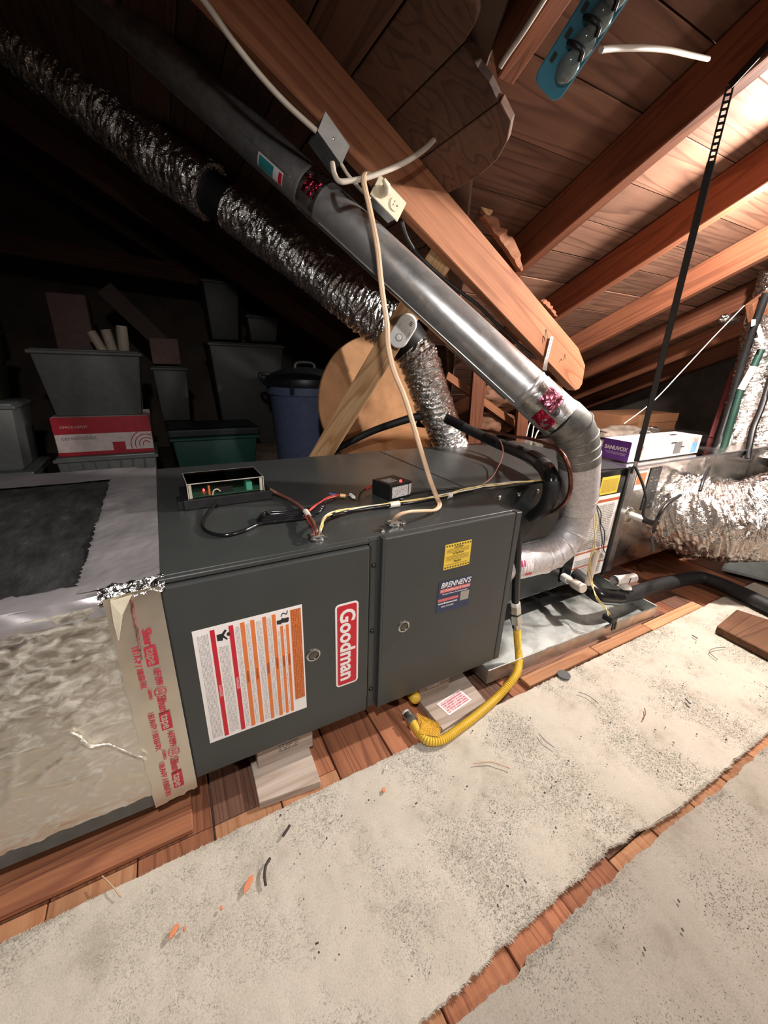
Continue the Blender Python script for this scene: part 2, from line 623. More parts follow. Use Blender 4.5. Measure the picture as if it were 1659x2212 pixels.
struct(slab('wall_right', [(5.15, -3.2, -.12), (5.15, 4.6, -.12), (5.15, 4.6, .2), (5.15, -1.5, 2.3), (5.15, -3.2, 1.55)][::-1], .03, mt['wallw']))
struct(slab('wall_front', [(-3.2, -2.9, -.12), (5.2, -2.9, -.12), (5.2, -2.9, 1.7), (-3.2, -2.9, 1.7)][::-1], .03, mt['wallw']))

# sheathing boards of the main slope, seams level
for k in range(-9, 20):
    y0 = .160 + .155 * k
    y1 = y0 + .155
    yc = (y0 + y1) / 2
    xs = max(.36, .49 + .814 * yc)
    w = .155 / math.cos(math.radians(24.5)) - random.uniform(.002, .006)
    cut = random.choice([1.62, 2.22, 2.82]) if k % 2 else None
    spans = [(xs, 5.1)] if cut is None or cut < xs + .3 else [(xs, 2.53 if k % 4 == 1 else 1.385), (2.533 if k % 4 == 1 else 1.388, 5.1)]
    for a, b in spans:
        if b - a < .1:
            continue
        lift = random.uniform(0, .004)
        board('sheathing_board', main_pt(a + .02, yc, RD + lift), main_pt(b, yc, RD + lift), w, .022, UPN, mt['sheath'], ceiling, wob=.0015, n=5, bevel=.001, ends=(.063 if a == xs and xs > .37 else 0, 0))

RLAB = {0.79: 'dark roof rafter beside the blue plastic rack',
        1.37: 'roof rafter crossed by the perforated end of the black hanger strap',
        1.912: 'second lit roof rafter right of the sawn beam, shaded on its near side',
        2.535: 'bright orange roof rafter passing behind the black hanger strap',
        3.15: 'dim roof rafter just right of the bright orange one',
        3.75: 'dark roof rafter low above the cardboard boxes',
        4.35: 'darkest roof rafter at the far right eave'}
for x, lab in RLAB.items():
    y_end = {0.79: .15, 1.37: .80, 1.912: 1.35}.get(x, 2.7 + .25 * random.random())
    o = board('rafter', main_pt(x, -1.45), main_pt(x, y_end), .045, RD - .001, UPN, mt['fir'], bevel=.003)
    tag(o, lab, 'rafter', 'roof rafters')

# sheathing of the cross gable: boards run away from the camera on top of the sawn beam
GM = frame(gable_pt(0, 0, 0), (0, 1, 0), GS)         # local x = world y, local y = down the slope, z = downwards


def gab(x, y):
    return (y, (x - 0) / GS.x)


ends = [
    (.808, .914, [(.914, .44), (.913, .36), (.901, .277), (.880, .225), (.851, .186), (.808, .180)]),
    (.697, .806, [(.806, .185), (.770, .178), (.740, .183), (.713, .178), (.697, .182)]),
    (.590, .695, [(.695, .175), (.688, .135), (.682, .122), (.670, .115), (.657, .121), (.63, .09), (.59, .085)]),
]
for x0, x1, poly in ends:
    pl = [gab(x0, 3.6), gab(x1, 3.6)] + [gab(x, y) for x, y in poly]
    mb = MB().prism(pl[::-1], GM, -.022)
    o = obj('sheathing_board', mb, mt['sheath_shade'], ceiling, bevel=.002)
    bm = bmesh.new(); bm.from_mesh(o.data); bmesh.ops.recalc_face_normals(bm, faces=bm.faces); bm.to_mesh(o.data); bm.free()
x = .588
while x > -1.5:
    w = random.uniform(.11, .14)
    board('sheathing_board', gable_pt(x - w / 2, -.02 - .4 * (.588 - x), .001), gable_pt(x - w / 2, 4.4, .001), (w - .003) / GS.x, .022, GN, mt['sheath_shade'], ceiling, bevel=.001)
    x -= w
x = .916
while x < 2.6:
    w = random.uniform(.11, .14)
    board('sheathing_board', gable_pt(x + w / 2, (x + w / 2 - .38) / .814, .001), gable_pt(x + w / 2, 4.4, .001), (w - .003) / GS.x, .022, GN, mt['sheath_shade'], ceiling, bevel=.001, ends=(-.61 * w, 0))
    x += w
# far rafters of the cross gable, in the dark
for k, yy in enumerate((2.6, 3.45)):
    o = board('rafter', gable_pt(2.3, yy, -.135), gable_pt(-1.5, yy, -.135), .04, .134, GN, mt['fir_shade'], bevel=.002)
    tag(o, ['dark gable rafter above the grey plastic storage bins', 'farthest dark gable rafter in the unlit back of the attic'][k], 'rafter', 'roof rafters')

# the big sawn beam
BY = .5
bt = thing('roof_beam', 'large sawn orange beam with clipped end above the metal flue pipe', 'beam', (1.6, .53, .85))
pa, pb = Vector((1.668, 0, .80)), Vector((.0, 0, 1.735))
du = (pb - pa).normalized()
Lb = 2.2
mb = MB()
uu = (Vector((0, 0, 1)) - du * du.z).normalized()
MS = Matrix((du, uu, Vector((0, 1, 0)))).transposed().to_4x4()
MS.translation = Vector((1.672, .5, .775))
outl = [(0.0, 0.0), (Lb, 0.0), (Lb, .138), (.108, .138), (.020, .112), (-.022, .045), (-.020, .02)]
bo = obj('timber', mb.prism([(x, y) for x, y in outl], Matrix.Identity(4), .042), mt['beam'], bt, MS, bevel=.003)
bm = bmesh.new(); bm.from_mesh(bo.data); bmesh.ops.recalc_face_normals(bm, faces=bm.faces); bm.to_mesh(bo.data); bm.free()
# dark nail-like cracks / staples on the beam face
for px in ((1.428, 0.499, 1.009), (1.418, 0.499, 0.985), (1.564, 0.499, 0.923), (1.546, 0.499, 0.904)):
    p = Vector(px)
    obj('nail_bit', MB().tube([p, p + Vector((random.uniform(-.012, .012), -.006, -.022 + random.uniform(-.01, .02)))], .0014, 5), mt['ink'], bt)


# splintered plank remnants hanging behind the beam's upper edge
def splinter(path, w, th, label):
    pts = [Vector(p) for p in path]
    mb = MB()
    n = len(pts)
    sub, _ = catmull(pts, 8)
    P = []
    m = len(sub)
    for i, p in enumerate(sub):
        t_ = i / (m - 1)
        ww = w * (max(.02, math.sin(math.pi * min(1, .10 + t_ * .92))) ** .5) * (.85 + .7 * noise.noise(Vector((t_ * 9, w * 100, 1))))
        d = Vector((.75, -.2, .6)).normalized()
        q = Vector((0, -1, 0)) * th * (1 + .6 * noise.noise(Vector((t_ * 11, 4, w * 60))))
        a = p + d * ww
        P += [p, a + Vector((0, 0, .012 * noise.noise(Vector((t_ * 14, 8, 2))))), a + q, p + q]
    F = []
    for i in range(m - 1):
        for k in range(4):
            F.append((4 * i + k, 4 * i + (k + 1) % 4, 4 * i + 4 + (k + 1) % 4, 4 * i + 4 + k))
    F += [(3, 2, 1, 0), tuple(4 * (m - 1) + k for k in range(4))]
    mb.add(P, F)
    o = obj('broken_plank', mb, mt['beam'])
    bm_ = bmesh.new(); bm_.from_mesh(o.data); bmesh.ops.recalc_face_normals(bm_, faces=bm_.faces); bm_.to_mesh(o.data); bm_.free()
    tag(o, label, 'broken plank', 'splintered plank ends on the beam')
    return o


splinter([(1.077, 0.545, 1.332), (1.134, 0.545, 1.294), (1.207, 0.545, 1.249), (1.280, 0.545, 1.195)], .035, .02, 'larger splintered plank end sticking up behind the sawn beam')
splinter([(1.428, 0.560, 1.115), (1.478, 0.560, 1.094), (1.532, 0.560, 1.064)], .016, .012, 'small curled splinter on the upper edge of the sawn beam')
# pale furring strip between the beam and the dark boards
o = board('furring_strip', (1.055, 0.600, 1.435), (1.156, 0.600, 1.361), .03, .02, (0, -1, 0), mt['pine'], bevel=.001)
tag(o, 'short pale wood strip behind the beam beside the broken plank', 'wood strip')

# ---------------------------------------------------------------- carpets
mt['carpet'], t_, b_ = nt('cream_carpet')
b_.inputs['Roughness'].default_value = .95
b_.inputs['Specular IOR Level'].default_value = .1
n1_ = N(t_, 'ShaderNodeTexNoise', Scale=9.0, Detail=5.0, Roughness=.6)
t_.links.new(coords(t_), n1_.inputs['Vector'])
n2_ = N(t_, 'ShaderNodeTexNoise', Scale=330.0, Detail=3.0)
t_.links.new(coords(t_), n2_.inputs['Vector'])
mx_ = N(t_, 'ShaderNodeMix', data_type='RGBA', blend_type='MULTIPLY')
mx_.inputs[0].default_value = 1
t_.links.new(ramp(t_, n1_.outputs['Fac'], [(.28, (.42, .375, .31)), (.42, (.53, .48, .405)), (.6, (.58, .525, .45)), (.75, (.54, .51, .43))]), mx_.inputs[6])
t_.links.new(ramp(t_, n2_.outputs['Fac'], [(.3, (.88, .87, .86)), (.6, (1, 1, 1))]), mx_.inputs[7])
t_.links.new(mx_.outputs[2], b_.inputs['Base Color'])
bump(t_, b_, n2_.outputs['Fac'], .35, .002)

mt['pile'] = mt['carpet'].copy()
mt['pile'].name = 'carpet_pile'
tp_ = mt['pile'].node_tree
bp_ = tp_.nodes['Principled BSDF']
ge_ = tp_.nodes.new('ShaderNodeNewGeometry')
vm_ = N(tp_, 'ShaderNodeVectorMath', operation='MULTIPLY_ADD')
vm_.inputs[1].default_value = (.25, .25, .25)
vm_.inputs[2].default_value = (0, 0, 1)
tp_.links.new(ge_.outputs['Normal'], vm_.inputs[0])
tp_.links.new(vm_.outputs[0], bp_.inputs['Normal'])

gap_up = [(-2.6, -.49, 0), (-.4, -.49, 0), (0.266, -0.495, -0.090), (0.353, -0.494, -0.090), (0.460, -0.490, -0.090), (0.559, -0.486, -0.090), (0.653, -0.486, -0.090), (0.779, -0.482, -0.090), (0.953, -0.504, -0.090), (1.117, -0.506, -0.090), (1.446, -0.508, -0.090), (3.2, -.50, 0)]
gap_lo = [(-2.6, -.56, 0), (-.4, -.55, 0), (0.303, -0.516, -0.090), (0.390, -0.519, -0.090), (0.453, -0.519, -0.090), (0.573, -0.511, -0.090), (0.727, -0.511, -0.090), (0.941, -0.512, -0.090), (1.124, -0.522, -0.090), (1.411, -0.520, -0.090), (3.2, -.515, 0)]
gux, guy = [p[0] for p in gap_up], [p[1] for p in gap_up]
glx, gly = [p[0] for p in gap_lo], [p[1] for p in gap_lo]


def wig(x, s, a):
    return a * (noise.noise(Vector((x * 22, s, 0))) + .6 * noise.noise(Vector((x * 90, s, 3))))


def up_edge(x):
    return float(np.interp(x, gux, guy)) + wig(x, 5, .006)


def lo_edge(x):
    return float(np.interp(x, glx, gly)) - .007 + wig(x, 9, .006)


def back_edge(x):
    return -.087 + wig(x, 2, .003)


def darkened(m_):
    """the same carpet in a darker tone"""
    c_m = m_.copy()
    c_m.name = 'darkened_' + m_.name
    tw_ = c_m.node_tree
    for nd in tw_.nodes:
        if nd.type == 'VALTORGB' and len(nd.color_ramp.elements) == 4:
            for e_ in nd.color_ramp.elements:
                r_, g_, b2_, _a = e_.color
                e_.color = (r_ * .72, g_ * .715, b2_ * .715, 1)
    return c_m


def carpet(name, x0, x1, yb, yf, label, nfib, fx):
    nu, nv = 420, 60
    mb = MB()

    def fn(u, v):
        x = x0 + (x1 - x0) * u
        edge = v == 0 or v == 1 or u == 0 or u == 1
        a, b = yb(x), yf(x)
        y = a + (b - a) * min(1, max(0, (v * nv - 1) / (nv - 2)))
        z = FZ + .0005 if edge else -.0895 + .0035 * noise.noise(Vector((x * 7, y * 7, 1))) + .0016 * noise.noise(Vector((x * 45, y * 45, 4)))
        return (x, y, z)
    mb.grid(nu, nv, fn)
    o = tag(obj(name, mb, mt['carpet'], smooth=60), label, 'carpet')
    # pile: short tufts, one object that nobody could count
    n = nfib
    xs = rng.uniform(fx[0], fx[1], n)
    a = np.array([yb(x) for x in np.linspace(fx[0], fx[1], 400)])
    b = np.array([yf(x) for x in np.linspace(fx[0], fx[1], 400)])
    gx = np.linspace(fx[0], fx[1], 400)
    ya, yb_ = np.interp(xs, gx, a), np.interp(xs, gx, b)
    ys = ya + (yb_ - ya) * rng.uniform(0, 1, n)
    ne = n // 14                                     # denser along the cut edges
    ys[:ne] = ya[:ne] + (yb_ - ya)[:ne] * rng.uniform(0, .012, ne)
    ys[ne:2 * ne] = yb_[ne:2 * ne] - (yb_ - ya)[ne:2 * ne] * rng.uniform(0, .012, ne)
    h = rng.uniform(.0016, .0034, n)
    ang = rng.uniform(0, 2 * np.pi, n)
    lean = rng.uniform(.3, 1.5, n) * h
    lx, ly = np.cos(ang) * lean + .002, np.sin(ang) * lean - .0015
    sgn = np.zeros(n)
    sgn[:ne] = 1
    sgn[ne:2 * ne] = -1
    ly = ly + sgn * rng.uniform(0, .005, n)
    wx = rng.uniform(.0007, .0012, n)
    h[:2 * ne] *= 2.2
    wa = rng.uniform(0, np.pi, n)
    z0 = np.full(n, -.0905)
    V_ = np.empty((n, 3, 3), np.float32)
    V_[:, 0] = np.stack([xs - np.cos(wa) * wx, ys - np.sin(wa) * wx, z0], 1)
    V_[:, 1] = np.stack([xs + np.cos(wa) * wx, ys + np.sin(wa) * wx, z0], 1)
    V_[:, 2] = np.stack([xs + lx, ys + ly, z0 + h * (1 - .75 * np.abs(sgn))], 1)
    me = bpy.data.meshes.new('carpet_pile')
    me.vertices.add(3 * n)
    me.vertices.foreach_set('co', V_.reshape(-1))
    me.loops.add(3 * n)
    me.loops.foreach_set('vertex_index', np.arange(3 * n, dtype=np.int32))
    me.polygons.add(n)
    me.polygons.foreach_set('loop_start', np.arange(0, 3 * n, 3, dtype=np.int32))
    me.update()
    me.materials.append(mt['pile'])
    p = link(bpy.data.objects.new('carpet_pile', me), o)
    p['kind'] = 'stuff'
    return o


carpet('carpet', -1.1, 2.5, back_edge, up_edge, 'cream carpet strip lying along the bare floor boards by the furnace', 150000, (-.5, 2.3))
mt['carpet'], mt['pile'] = darkened(mt['carpet']), darkened(mt['pile'])
carpet('carpet', -1.1, 2.5, lo_edge, lambda x: -1.5, 'cream carpet piece in the near right corner beyond the split', 90000, (.0, 2.0))

# ================================================================ furnace
H = .494
fur = thing('gas_furnace', 'dark grey steel gas furnace lying on its side on wood blocks', 'furnace', (.438, .42, 0))
obj('cabinet', MB().box((0, .014, 0), (.876, .84, H)), mt['cab'], fur, bevel=.003)
# folded lip of the top panel over the doors
obj('top_lip', MB().box((0, .002, H - .010), (.414, .016, H - .0005)), mt['cab'], fur, bevel=.0015)
obj('rail', MB().box((.416, .006, 0), (.446, .016, H - .003)), mt['cab'], fur, bevel=.001)
d1 = obj('door', MB().box((.001, -.006, .006), (.413, .014, H - .013)), mt['cab'], fur, bevel=.004, seg=2)
d2 = obj('door', MB().box((.447, -.008, .0), (.853, .014, H + .0015)), mt['cab'], fur, bevel=.004, seg=2)
obj('corner_post', MB().box((.856, -.007, .0), (.8765, .014, H + .001)), mt['cab'], fur, bevel=.002)
obj('door_flange', MB().box((.4145, -.003, .004), (.4175, .012, H - .015)), mt['cab_dark'], fur)
obj('door_flange', MB().box((.4425, -.010, .0), (.4475, .012, H + .002)), mt['cab'], fur, bevel=.001)
for z in (.425, .243, .060):
    s = obj('screw', MB().lathe([(.0001, .0055), (.003, .005), (.0052, .003), (.0062, 0), (.0062, -.003)][::-1], frame((.4285, .006, z), (1, 0, 0), (0, 0, 1)), 14), mt['cab_dark'], fur, smooth=40)
for x, z in ((.06, .0), (.20, .0), (.33, .0), (.50, 0), (.62, 0)):
    obj('levelling_screw', MB().tube([(x, .035, 0), (x, .035, -.02)], .004, 8), mt['black'], fur)
for x, z, dd, yf in ((.273, .237, d1, -.006), (.511, .239, d2, -.008)):
    M = frame((x, yf, z), (1, 0, 0), (0, 0, 1))
    w = obj('sight_glass', MB().lathe([(.0165, -.001), (.0165, .002), (.014, .0035), (.0125, .0035), (.0118, .001), (.0001, .0012)], M, 28), mt['steel'], dd, smooth=40)
    obj('lens', MB().lathe([(.0122, .0005), (.0115, .0024), (.006, .0036), (.0001, .004)], M, 24), clear_plastic('sight_lens', (.5, .5, .48), .05), dd, smooth=60)


def lab(name, x0, z0, x1, z1, mat, parent, y=-.0065, th=.0006, sub=None):
    """flat label on the furnace front: local x right, y up"""
    M = frame((x0, y, z0), (1, 0, 0), (0, 0, 1))
    return obj(name, MB().box((0, 0, 0), (x1 - x0, z1 - z0, th)), mat, parent, M)


def on(parent, name, mat, rects, lift=.0007, th=.0003):
    mb = MB()
    for a, b, c, d in rects:
        mb.box((a, b, lift), (c, d, lift + th))
    return obj(name, mb, mat, parent, WM[parent])


def poly_on(parent, name, mat, polys, lift=.0007, th=.0003):
    mb = MB()
    for pl in polys:
        mb.prism(pl, Matrix.Translation((0, 0, lift)), th)
    return obj(name, mb, mat, parent, WM[parent])


# --- large safety label
fp_grey = fineprint('label_fine_print', (.80, .74, .72), (.34, .31, .31), lines=400, axis='y', word=420, th=.44, bar=.46)
fp_orange = fineprint('label_orange_print', (.66, .17, .04), (.34, .085, .025), lines=270, axis='y', word=260, th=.43, bar=.5)
x0, z0, x1, z1 = .039, .092, .252, .378
W_, H_ = x1 - x0, z1 - z0
L1 = lab('safety_label', x0, z0, x1, z1, mt['paper'], fur)
cols = [(.03, .125, 0, 1), (.195, .285, 0, .86), (.355, .395, 0, 1), (.45, .485, 0, 1), (.545, .60, 0, 1), (.648, .688, 0, 1), (.742, .765, .0, .86), (.808, .822, 0, .86)]
on(L1, 'print_lines', fp_grey, [(a * W_, (.035 + c * .9) * H_, b * W_, (.035 + d * .92) * H_) for a, b, c, d in cols], .0006)
on(L1, 'red_bar', mt['red'], [(.142 * W_, .02 * H_, .183 * W_, .975 * H_), (.303 * W_, .02 * H_, .344 * W_, .975 * H_)])
on(L1, 'orange_bar', mt['orange'], [(a * W_, .02 * H_, b * W_, t * H_) for a, b, t in ((.405, .445, .975), (.496, .535, .975), (.608, .643, .975), (.697, .735, .975), (.770, .800, .86), (.826, .856, .86))])
on(L1, 'orange_panel', fp_orange, [(.878 * W_, .125 * H_, .985 * W_, .975 * H_)])
for k, (u, v) in enumerate(((.1625, .45), (.3235, .47))):
    text('print_word', 'DANGER' if k else 'DANGER', .0075, WM[L1] @ Matrix.Translation((u * W_, v * H_, .0011)) @ Matrix.Rotation(-math.pi / 2, 4, 'Z'), plain('pink_print', (.75, .35, .38), .5), L1, bold=.0002)
for u, v in ((.425, .5), (.515, .5), (.625, .52), (.716, .54), (.785, .54), (.841, .54)):
    text('print_word', 'WARNING', .0062, WM[L1] @ Matrix.Translation((u * W_, v * H_, .0011)) @ Matrix.Rotation(-math.pi / 2, 4, 'Z'), plain('dark_orange_print', (.25, .05, .02), .5), L1, bold=.0001)
# pictograms: figure overcome by fumes, hand at a flame (lying on their sides as the label does)
u0, v0 = .195 * W_, .86 * H_
pc = [[(0, .006), (.012, .004), (.014, .012), (.022, .002), (.024, .006), (.016, .018), (.024, .030), (.020, .034), (.012, .024), (0, .024)]]
poly_on(L1, 'pictogram', mt['ink'], [[(u0 + x * .8, v0 + y * .8) for x, y in p] for p in pc])
cir = [(u0 + .0215 + .0035 * math.cos(a), v0 + .0145 + .0045 * math.sin(a)) for a in np.linspace(0, 2 * math.pi, 13)[:-1]]
poly_on(L1, 'pictogram', mt['ink'], [cir])
u0, v0 = .742 * W_, .875 * H_
hand = [(0, .002), (.009, .0), (.010, .003), (.022, .001), (.026, .005), (.0245, .008), (.027, .010), (.024, .013), (.015, .013), (.012, .015), (.008, .011), (0, .011)]
poly_on(L1, 'pictogram', mt['ink'], [[(u0 + x, v0 + y) for x, y in hand]])
fl = [(.010, .018), (.013, .024), (.017, .0235), (.020, .020), (.023, .023), (.0245, .030), (.0225, .030), (.0212, .0245), (.019, .0232), (.017, .026), (.012, .0265), (.0085, .019)]
poly_on(L1, 'pictogram', mt['ink'], [[(u0 + x, v0 + y) for x, y in fl]])

# --- red brand plate


def rrect(w, h, r, n=5):
    out = []
    for cx, cy, a0 in ((w - r, r, -90), (w - r, h - r, 0), (r, h - r, 90), (r, r, 180)):
        for k in range(n + 1):
            a = math.radians(a0 + 90 * k / n)
            out.append((cx + r * math.cos(a), cy + r * math.sin(a)))
    return out


M = frame((.327, -.0062, .117), (1, 0, 0), (0, 0, 1))
L2 = obj('brand_label', MB().prism(rrect(.058, .235, .010), Matrix.Identity(4), .0009), mt['paper'], fur, M)
obj('red_field', MB().prism(rrect(.049, .226, .006), Matrix.Translation((.0045, .0045, .0009)), .0003), mt['red'], L2, M)
text('lettering', 'Goodman', .0525, M @ Matrix.Translation((.0285, .1175, .0015)) @ Matrix.Rotation(-math.pi / 2, 4, 'Z'), mt['paper'], L2, bold=.0014, xscale=.96)

# --- yellow caution sticker
mt['yellow_paper'] = plain('yellow_sticker', (.80, .55, .06), .45, 0, .03)
fp_y = fineprint('yellow_fine_print', (.80, .55, .06), (.36, .24, .04), lines=260, axis='x', word=300, th=.36, bar=.62)
M = frame((.6205, -.0085, .374), (1, 0, .0), (0, 0, 1))
L3 = obj('caution_sticker', MB().box((0, 0, 0), (.084, .071, .0005)), mt['yellow_paper'], fur, M)
on(L3, 'hazard_dash', mt['ink'], [(.003 + .0083 * k, .0640, .0075 + .0083 * k, .0675) for k in range(10)] + [(.003 + .0083 * k, .0035, .0075 + .0083 * k, .0070) for k in range(10)], .0005)
on(L3, 'print_lines', fp_y, [(.007, .046, .077, .056), (.006, .024, .078, .038), (.006, .0105, .076, .0145)], .0005, .0002)
for s_, z_ in (('CAUTION', .0595), ('ATTENTION', .0420), ('PELIGRO', .0195)):
    text('lettering', s_, .0062, M @ Matrix.Translation((.043, z_, .0008)), mt['ink'], L3, bold=.0001)

# --- navy installer sticker
M = frame((.6085, -.0085, .247), (1, 0, -.03), (0, 0, 1))
L4 = obj('installer_sticker', MB().box((0, 0, 0), (.110, .094, .0005)), mt['navy'], fur, M)
pink = plain('salmon_print', (.62, .14, .14), .5)
text('lettering', "BRENNEN'S", .0222, M @ Matrix.Translation((.056, .081, .0008)), mt['paper'], L4, bold=.0003, shear=.25, xscale=.86)
on(L4, 'red_bar', pink, [(.006, .0595, .106, .0705), (.003, .0335, .070, .0415)], .0005)
text('lettering', 'Air Conditioning & Heating', .0088, M @ Matrix.Translation((.056, .065, .0009)), plain('pale_pink_print', (.85, .5, .48), .5), L4, bold=.0002, shear=.2)
text('lettering', 'The Repair Without The Full Replacement', .0054, M @ Matrix.Translation((.056, .0545, .0009)), mt['paper'], L4, xscale=.9)
text('lettering', 'www.Brennens.com', .0078, M @ Matrix.Translation((.036, .0275, .0009)), mt['paper'], L4, bold=.0002)
text('lettering', '(504) 475-4387', .0066, M @ Matrix.Translation((.036, .0170, .0009)), mt['paper'], L4)
on(L4, 'grey_square', plain('grey_print', (.36, .33, .29), .5), [(.077, .022, .106, .050)], .0005)

# ================================================================ duct on the left end of the furnace
pl = thing('foil_duct', 'foil wrapped supply duct taped to the left end of the furnace', 'duct', (-.6, .4, 0))


def wob3(x, y, z, s, a):
    return a * noise.noise(Vector((x * s, y * s, z * s)))


mt['mastic'], t_, b_ = nt('black_mastic')
b_.inputs['Roughness'].default_value = .75
n1_ = N(t_, 'ShaderNodeTexNoise', Scale=30.0, Detail=6.0, Roughness=.7)
t_.links.new(coords(t_, (1, .35, 1)), n1_.inputs['Vector'])
t_.links.new(ramp(t_, n1_.outputs['Fac'], [(.35, (.006, .006, .006)), (.62, (.030, .030, .030)), (.8, (.10, .09, .085))]), b_.inputs['Base Color'])
bump(t_, b_, n1_.outputs['Fac'], .6, .006)
mt['foil_face'] = foil('duct_foil_facing', (.80, .77, .70), .46, 120, .07, .001, (.7, 1, 1.2))
mt['foil_smooth'] = foil('smooth_foil_tape', (.78, .74, .66), .33, 6, .10, .002)
mt['grey_strip'] = plain('grey_duct_edge', (.10, .105, .10), .6, 0, .15, 30)
XL = -1.55
# inner box
obj('board_core', MB().box((XL, .004, -.010), (-.001, .90, .466)), mt['grey_strip'], pl, bevel=.004)


def z_top(x):
    return .474 + .022 * max(x, -.8)


def z_bot(x):
    return .012


# front facing, creased
mb = MB()


def ff(u, v):
    x = XL + (-.060 - XL) * u
    z = z_bot(x) + (z_top(x) - z_bot(x)) * v
    kx = min(1, max(0, (-.062 - x) / .10))
    c = abs(noise.noise(Vector((x * 4 + z * 2.2, z * 11 - x * 4.5, .5))))
    d = abs(noise.noise(Vector((x * 6 - 3, z * 17 - x * 7, 7.5))))
    e = abs(noise.noise(Vector((x * 3 + 5, z * 26 - x * 9, 3.5))))
    y = -.006 - kx * (.010 * math.sin(math.pi * v) + .0026 * max(0, .03 - c) / .03 + .0018 * max(0, .03 - d) / .03 + .0013 * max(0, .035 - e) / .035 + .0018 * noise.noise(Vector((x * 7, z * 7, 2))))
    if v == 0:
        z += .007 * noise.noise(Vector((x * 28, 0, 1))) + .004 * noise.noise(Vector((x * 90, 0, 1)))
    return (x, y, z)


mb.grid(300, 110, ff)
obj('front_facing', mb, mt['foil_face'], pl, smooth=80)
# raised tear across the facing
tear = [(-0.170, -0.022, 0.251), (-0.159, -0.022, 0.231), (-0.149, -0.022, 0.205), (-0.123, -0.022, 0.195), (-0.100, -0.021, 0.161), (-0.074, -0.016, 0.122)]
mb = MB()
mb.tube(tear, [.002, .0038, .0030, .0016, .0014, .0022], 7, smooth=10, disp=lambda i, k, p, d: .0022 * noise.noise(p * 160 + d * 3))
obj('foil_tear', mb, mt['foil_face'], pl, smooth=60)
# top: mastic field and silver tape frame
mb = MB()
mb.grid(120, 60, lambda u, v: (XL + (-.10 - XL) * u, .03 + .735 * v, .485 + .006 * noise.noise(Vector((u * 20, v * 12, 3))) * (0 < v < 1) + .0025 * noise.noise(Vector((u * 90, v * 60, 3)))))
obj('mastic_field', mb, mt['mastic'], pl, smooth=80)


def tape(name, corners, nu, nv, amp, mat, parent, lift=.0, ragged=None):
    a, b, c, d = [Vector(p) for p in corners]
    m_ = MB()

    def fn(u, v):
        p = (a * (1 - u) + b * u) * (1 - v) + (d * (1 - u) + c * u) * v
        q = noise.noise(Vector((p.x * 14, p.y * 5, p.z * 9))) + .5 * noise.noise(p * 60)
        r = ragged(u, v, p) if ragged else Vector((0, 0, 0))
        return p + r + Vector((0, 0, 1)) * (lift + amp * q)
    m_.grid(nu, nv, fn)
    return obj(name, m_, mat, parent, smooth=80)


mt['tape_dull'] = plain('dull_silver_tape', (.42, .39, .40), .36, .5, .18, 10, .25, 45)


def rag(u, v, p):
    if u == 0:
        return Vector((-.012 * abs(noise.noise(Vector((p.y * 60, 1, 2)))), 0, -.001))
    return Vector((0, 0, 0))


def ragf(u, v, p):
    if v == 1:
        return Vector((0, .016 * abs(noise.noise(Vector((p.x * 45, 4, 2)))), -.001))
    return Vector((0, 0, 0))


tape('edge_tape', [(-.118, .02, .489), (.004, .012, .4965), (.0, .855, .4965), (-.130, .905, .489)], 30, 160, .0020, mt['tape_dull'], pl, 0, rag)
tape('edge_tape', [(XL, .0, .478), (-.062, .0, .483), (-.10, .045, .489), (XL, .045, .489)], 200, 14, .0014, mt['tape_dull'], pl, .0012, ragf)
tape('edge_tape', [(XL, .765, .489), (-.10, .765, .489), (-.06, .915, .489), (XL, .93, .489)], 140, 12, .0016, mt['tape_dull'], pl, .001)
# tape folded down over the front edge
mb = MB()
mb.grid(200, 10, lambda u, v: Vector((XL + (-.066 - XL) * u, .001 - .009 * math.sin(v * 1.57) + .004 * noise.noise(Vector((u * 40, v * 2, 5))), .4815 + .005 * u - v * (.034 + .010 * noise.noise(Vector((u * 8, 2, 5)))))))
obj('fold', mb, mt['tape_dull'], pl, smooth=80)
# grey bottom strip
mb = MB()
mb.grid(200, 4, lambda u, v: Vector((XL + (-.066 - XL) * u, -.001 - .003 * v, -.026 + .050 * v)))
obj('bottom_strip', mb, mt['grey_strip'], pl, smooth=60)

